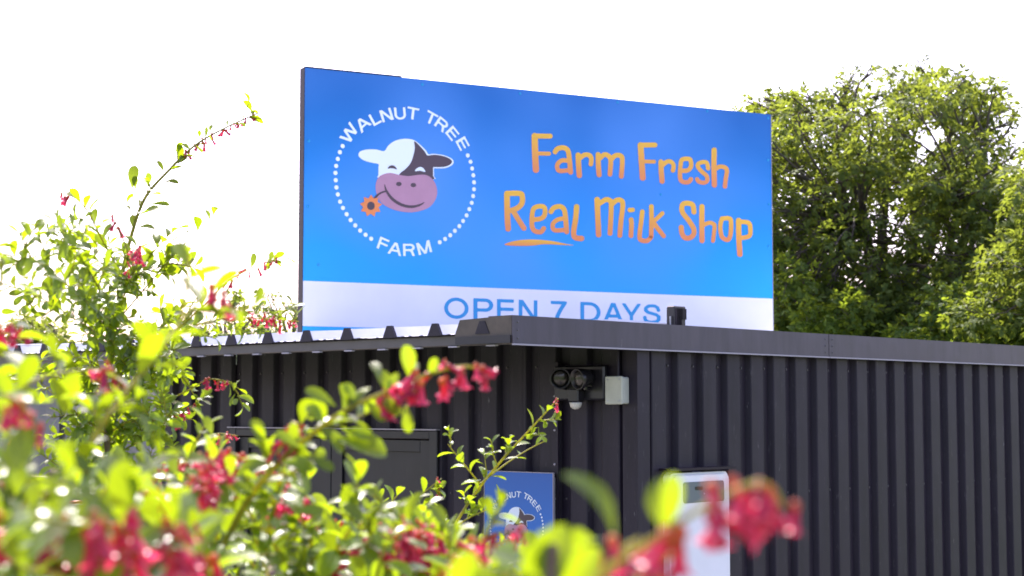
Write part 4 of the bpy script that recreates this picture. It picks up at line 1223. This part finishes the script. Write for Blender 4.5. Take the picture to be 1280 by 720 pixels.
D_.finish()

# ------------------------------------------------------------------ trees behind
def leaf_cloud(centres, radii, counts, size, spread=(1, 1, .75), seed=1):
    """many small folded leaves through clumps; returns vertex and face arrays (two quads a leaf)"""
    g_ = np.random.default_rng(seed)
    C0 = np.repeat(np.array(centres), counts, 0); R = np.repeat(np.array(radii), counts)
    K = 6                                                   # leaflets to a spray
    n0 = max(1, len(C0) // K); pick = g_.permutation(len(C0))[:n0]
    C0 = C0[pick]; R = R[pick]
    d0 = g_.normal(size=(n0, 3)); d0 /= np.linalg.norm(d0, axis=1)[:, None]
    rr = g_.random(n0) ** .45
    p0 = C0 + d0 * (R * rr)[:, None] * np.array(spread)
    ax0 = d0 * .8 + g_.normal(size=(n0, 3)) * .5 + np.array((0, 0, -.15)); ax0 /= np.linalg.norm(ax0, axis=1)[:, None]
    up0 = np.array((0, 0, .9)) + g_.normal(size=(n0, 3)) * .4 + d0 * .5
    sx0 = np.cross(ax0, up0); sx0 /= (np.linalg.norm(sx0, axis=1)[:, None] + 1e-9); up0 = np.cross(sx0, ax0)
    k = np.arange(K); ang = np.array((0.0, .75, -.75, 1.25, -1.25, .2))[None, :] + g_.normal(size=(n0, K)) * .2
    off = np.array((.75, .55, .55, .12, .12, .4))[None, :] * size * 1.25
    p = (p0[:, None] + ax0[:, None] * off[..., None]).reshape(-1, 3)
    ax = (ax0[:, None] * np.cos(ang)[..., None] + sx0[:, None] * np.sin(ang)[..., None]).reshape(-1, 3) + g_.normal(size=(n0 * K, 3)) * .14 + np.array((0, 0, -.12))
    ax /= np.linalg.norm(ax, axis=1)[:, None]
    N = n0 * K
    up = np.repeat(up0, K, 0) + g_.normal(size=(N, 3)) * .22
    sx = np.cross(ax, up)
    sx /= (np.linalg.norm(sx, axis=1)[:, None] + 1e-9)
    nz = np.cross(sx, ax)
    L = size * g_.uniform(.6, 1.25, N)[:, None]; W = L * .25
    V = np.stack([p, p + ax * L * .45 + sx * W + nz * L * .07, p + ax * L * .5, p + ax * L * .45 - sx * W + nz * L * .07, p + ax * L - nz * L * .08], 1).reshape(-1, 3)
    b = (np.arange(N) * 5)[:, None]
    Fq = np.concatenate([b + np.array([0, 1, 2]), b + np.array([0, 2, 3]), b + np.array([1, 4, 2]), b + np.array([2, 4, 3])])
    return V, Fq
def big_mesh(name, V, Fq, m):
    me = bpy.data.meshes.new(name)
    me.vertices.add(len(V)); me.vertices.foreach_set('co', V.astype(np.float32).ravel())
    me.loops.add(Fq.size); me.loops.foreach_set('vertex_index', Fq.astype(np.int32).ravel())
    me.polygons.add(len(Fq)); me.polygons.foreach_set('loop_start', np.arange(0, Fq.size, Fq.shape[1], dtype=np.int32))
    me.materials.append(m); me.update(calc_edges=True); me.validate()
    return me
def tree(name, label, cat, base, fork_h, limbs, clumps, leafm, size, per, trunk_r, seed, group=None, spread=(1, 1, .75)):
    """trunk, limbs to the main masses, twigs to each clump, leaf clumps. positions in world space"""
    base = Vector(base)
    r = thing(name, label, cat, base, 0, group)
    loc = lambda p: Vector(p) - base
    g_ = random.Random(seed)
    t = MB(); P = [Vector((0, 0, 0)), Vector((g_.uniform(-.1, .1), g_.uniform(-.1, .1), fork_h * .5)), Vector((0, 0, fork_h))]
    P = catmull(P, 5)
    t.tube(P, [trunk_r * (1.25 - .5 * i / (len(P) - 1)) for i in range(len(P))], 10)
    t.build('trunk', M['bark'], r, smooth=True, fix=False)
    nodes = []
    for q in limbs:
        e = loc(q); s0 = Vector((0, 0, fork_h * g_.uniform(.75, 1.0)))
        mid = s0.lerp(e, .5) + Vector((g_.uniform(-.3, .3), g_.uniform(-.3, .3), g_.uniform(-.1, .4)))
        Q = catmull([s0, mid, e], 6); n = len(Q)
        l_ = MB(); l_.tube(Q, [trunk_r * .55 * (1 - .8 * i / (n - 1)) for i in range(n)], 7)
        l_.build('limb', M['bark'], r, smooth=True, fix=False)
        nodes += Q[3:] + [Q[i].lerp(Q[i + 1], .5) for i in range(5, n - 1)]
    tw = MB()
    for c, rad in clumps:
        e = loc(c); s0 = g_.choice(sorted(nodes, key=lambda q: (q - e).length)[:5])
        mid = s0.lerp(e, .5) + Vector((g_.uniform(-.15, .15), g_.uniform(-.15, .15), g_.uniform(-.05, .2)))
        tw.tube(catmull([s0, mid, e], 4), [min(.028, trunk_r * .13) * (1 - .7 * i / 8) for i in range(9)], 5)
        for _ in range(3):
            tip = e + Vector((g_.uniform(-1, 1), g_.uniform(-1, 1), g_.uniform(-.6, .8))) * rad
            tw.tube([mid.lerp(e, .6), e.lerp(tip, .5), tip], [trunk_r * .06, trunk_r * .04, trunk_r * .02], 4)
    o = tw.build('twigs', M['bark'], r, smooth=True, fix=False); o['kind'] = 'stuff'
    V, Fq = leaf_cloud([tuple(loc(c)) for c, _ in clumps], [x for _, x in clumps], [max(20, int(per * x * x)) for _, x in clumps], size, spread, seed)
    o = link(bpy.data.objects.new('crown', big_mesh('crown', V, Fq, leafm)), r); o['kind'] = 'stuff'
    return r

# the walnut tree right of the sign, sized against its outline
OUT = [(850, 200), (905, 150), (930, 128), (960, 120), (1000, 112), (1035, 108), (1062, 86), (1085, 80), (1108, 96), (1130, 82), (1150, 74), (1172, 90), (1200, 92), (1238, 98), (1258, 118), (1268, 148), (1262, 172), (1275, 205), (1340, 260)]
def top_of(u): return float(np.interp(u, [a for a, _ in OUT], [b for _, b in OUT]))
g2 = random.Random(3)
cl1 = []
tries = 0
while len(cl1) < 330 and tries < 30000:
    tries += 1
    u = g2.uniform(880, 1330); d = g2.uniform(22.5, 28)
    rad = g2.choice((.2, .26, .32, .4, .5))
    rp = rad * F / d
    v = g2.uniform(70, 425)
    if v < top_of(u) + rp * .72 or v < top_of(u - rp * .6) + rp * .3 or v < top_of(u + rp * .6) + rp * .3: continue
    if u > 1215 and v < 215 and (u - 1215) + (v - 130) > 75 and v > 150 and g2.random() < .85: continue
    # open places where the sky shows through
    if any((u - a) ** 2 + (v - b) ** 2 < c * c for a, b, c in ((1098, 155, 11), (1150, 172, 10), (1022, 163, 9), (1125, 270, 12), (1180, 295, 13), (1230, 300, 10), (1075, 335, 7))): continue
    p = at(u, v, d)
    if any((p - q).length < .46 * (rad + r_) for q, r_ in cl1): continue
    cl1.append((p, rad))
for (u, v, rr_) in ((938, 128, .12), (955, 124, .16), (972, 120, .2), (985, 132, .22), (1005, 120, .22), (1020, 128, .26), (1042, 118, .26), (1060, 112, .26), (965, 138, .2), (1085, 92, .2), (1150, 84, .22), (1062, 98, .16), (1205, 100, .2), (1245, 112, .2), (1258, 138, .18), (990, 122, .15), (945, 133, .16), (1165, 92, .16), (1225, 150, .22), (1268, 140, .1), (1240, 140, .25), (1200, 128, .3), (1225, 118, .25), (1252, 125, .22), (1262, 152, .16), (1248, 165, .2), (1215, 165, .26), (1190, 140, .28)):
    cl1.append((at(u, v, 25 + g2.uniform(-1, 1)), rr_))
for (u, v, r_) in ((1258, 200, .3), (1272, 235, .36), (1255, 262, .34), (1278, 290, .4), (1240, 240, .3), (1215, 262, .3), (1095, 300, .26), (1150, 330, .3), (1060, 330, .3), (1205, 330, .34), (1255, 330, .36), (1275, 190, .2)):
    cl1.append((at(u, v, g2.uniform(23, 26)), r_))
for k in range(48):
    u = g2.uniform(900, 1260); v = g2.uniform(230, 430)
    if any((u - a) ** 2 + (v - b) ** 2 < c * c for a, b, c in ((1125, 275, 16), (1180, 300, 20), (1230, 305, 12), (1075, 338, 9))): continue
    cl1.append((at(u, v, g2.uniform(22.3, 24)), g2.choice((.22, .3, .38))))
tb = at(1118, 512, 25)
limbs = [at(*q) for q in ((1010, 200, 26.5), (1065, 150, 25.5), (1125, 140, 25.5), (1190, 150, 26), (1235, 180, 24.5), (1290, 250, 25), (950, 250, 26.5), (1130, 220, 27), (1060, 270, 24), (1200, 240, 24))]
tree('walnut_tree', 'large spreading walnut tree right of the blue sign', 'tree', (tb.x, tb.y, 0), 3.0, limbs, cl1, M['walnut'], .098, 2000, .24, 5)

# a second tree at the right edge
cl2 = []
tries = 0
while len(cl2) < 60 and tries < 3000:
    tries += 1
    u = g2.uniform(1215, 1420); v = g2.uniform(185, 420); d = g2.uniform(19, 22); rad = g2.uniform(.2, .42)
    if v < np.interp(u, [1200, 1250, 1268, 1285, 1330, 1420], [370, 300, 215, 190, 150, 160]) + rad * F / d * .7: continue
    p = at(u, v, d)
    if any((p - q).length < .5 * (rad + r_) for q, r_ in cl2): continue
    cl2.append((p, rad))
tb = at(1330, 512, 20.5)
tree('broadleaf_tree', 'yellow green tree at the right edge beside the walnut tree', 'tree', (tb.x, tb.y, 0), 2.4,
     [at(*q) for q in ((1265, 260, 20.5), (1300, 220, 20), (1380, 230, 21), (1290, 330, 20), (1250, 350, 21))], cl2, M['walnut'], .10, 2300, .14, 9)

# rough bushes under the walnut, above the roof line
def bush(label, u0, u1, v0, v1, d0, d1, n, m, seed, rad=(.16, .46), size=.09, per=2200, group='bushes behind the shop'):
    gg = random.Random(seed); cl = []
    tries = 0
    while len(cl) < n and tries < 4000:
        tries += 1
        u = gg.uniform(u0, u1); t = (u - u0) / (u1 - u0)
        r_ = gg.uniform(*rad); d = gg.uniform(d0, d1)
        vt = v0 + (v1 - v0) * (.35 * abs(2 * t - 1) ** 1.6 + .22 * math.sin(t * 11 + seed))
        v = gg.uniform(vt + r_ * F / d * .7, 470)
        cl.append((at(u, v, d), r_))
    b = at((u0 + u1) / 2, 512, (d0 + d1) / 2)
    return tree('wild_bush', label, 'bush', (b.x, b.y, 0), 1.4,
                [at(u0 + (u1 - u0) * f, v0 + 40, (d0 + d1) / 2) for f in (.2, .4, .6, .8)], cl, m, size, per, .06, seed, group)
bush('dark green bush behind the shop roof at the sign\'s right edge', 940, 1075, 318, 430, 21.5, 25, 60, M['darkleaf'], 21)
bush('dark bush behind the roof below the walnut trunk', 1045, 1190, 345, 430, 21.5, 25, 60, M['walnut'], 22)
bush('yellow green bush behind the roof between the dark bushes', 1135, 1215, 355, 430, 21, 22, 18, M['limeleaf'], 23)
bush('dark bush behind the roof at the right edge of the view', 1175, 1345, 335, 430, 20, 24, 64, M['darkleaf'], 24)

# distant trees left of the sign
def far_tree(label, u, vt, vb, wpx, d, m, seed, n=14):
    gg = random.Random(seed); cl = []
    for k in range(n):
        t = gg.random()
        v = vt + (vb - vt) * t; ww = wpx * .5 * (math.sin(math.pi * min(.95, .15 + t * .8)) ** .7)
        r_ = gg.uniform(.25, .5) * wpx / 40 * d / F * 20
        cl.append((at(u + gg.uniform(-ww, ww) * .8, v + r_ * F / d * .6, d + gg.uniform(-.8, .8)), r_))
    b = at(u, 512, d)
    tree('distant_tree', label, 'tree', (b.x, b.y, 0), max(.8, at(u, vb, d).z - .3), [at(u + wpx * .2, vt + 12, d), at(u - wpx * .2, vt + 15, d), at(u, vt + 8, d)], cl, m, .16, 700 / (d / 35), .1, seed, 'trees far behind on the left')
far_tree('dark distant tree behind the shrub left of the sign', 292, 366, 425, 34, 38, M['darkleaf'], 31)
far_tree('distant tree with a taller thin top left of the sign', 334, 362, 420, 30, 40, M['darkleaf'], 32)
far_tree('distant tree half hidden by the sign\'s left edge', 368, 374, 425, 44, 42, M['walnut'], 33, 18)
far_tree('bright rounded bush tree in front of the distant trees', 315, 388, 440, 62, 34, M['limeleaf'], 34, 24)
far_tree('lime green distant tree above the left end of the roof', 258, 396, 440, 60, 34, M['limeleaf'], 35, 24)
far_tree('distant tree behind the grey shed roof', 40, 392, 445, 90, 36, M['walnut'], 36, 26)
far_tree('distant tree between the grey shed and the shop', 180, 400, 460, 80, 36, M['limeleaf'], 37, 26)
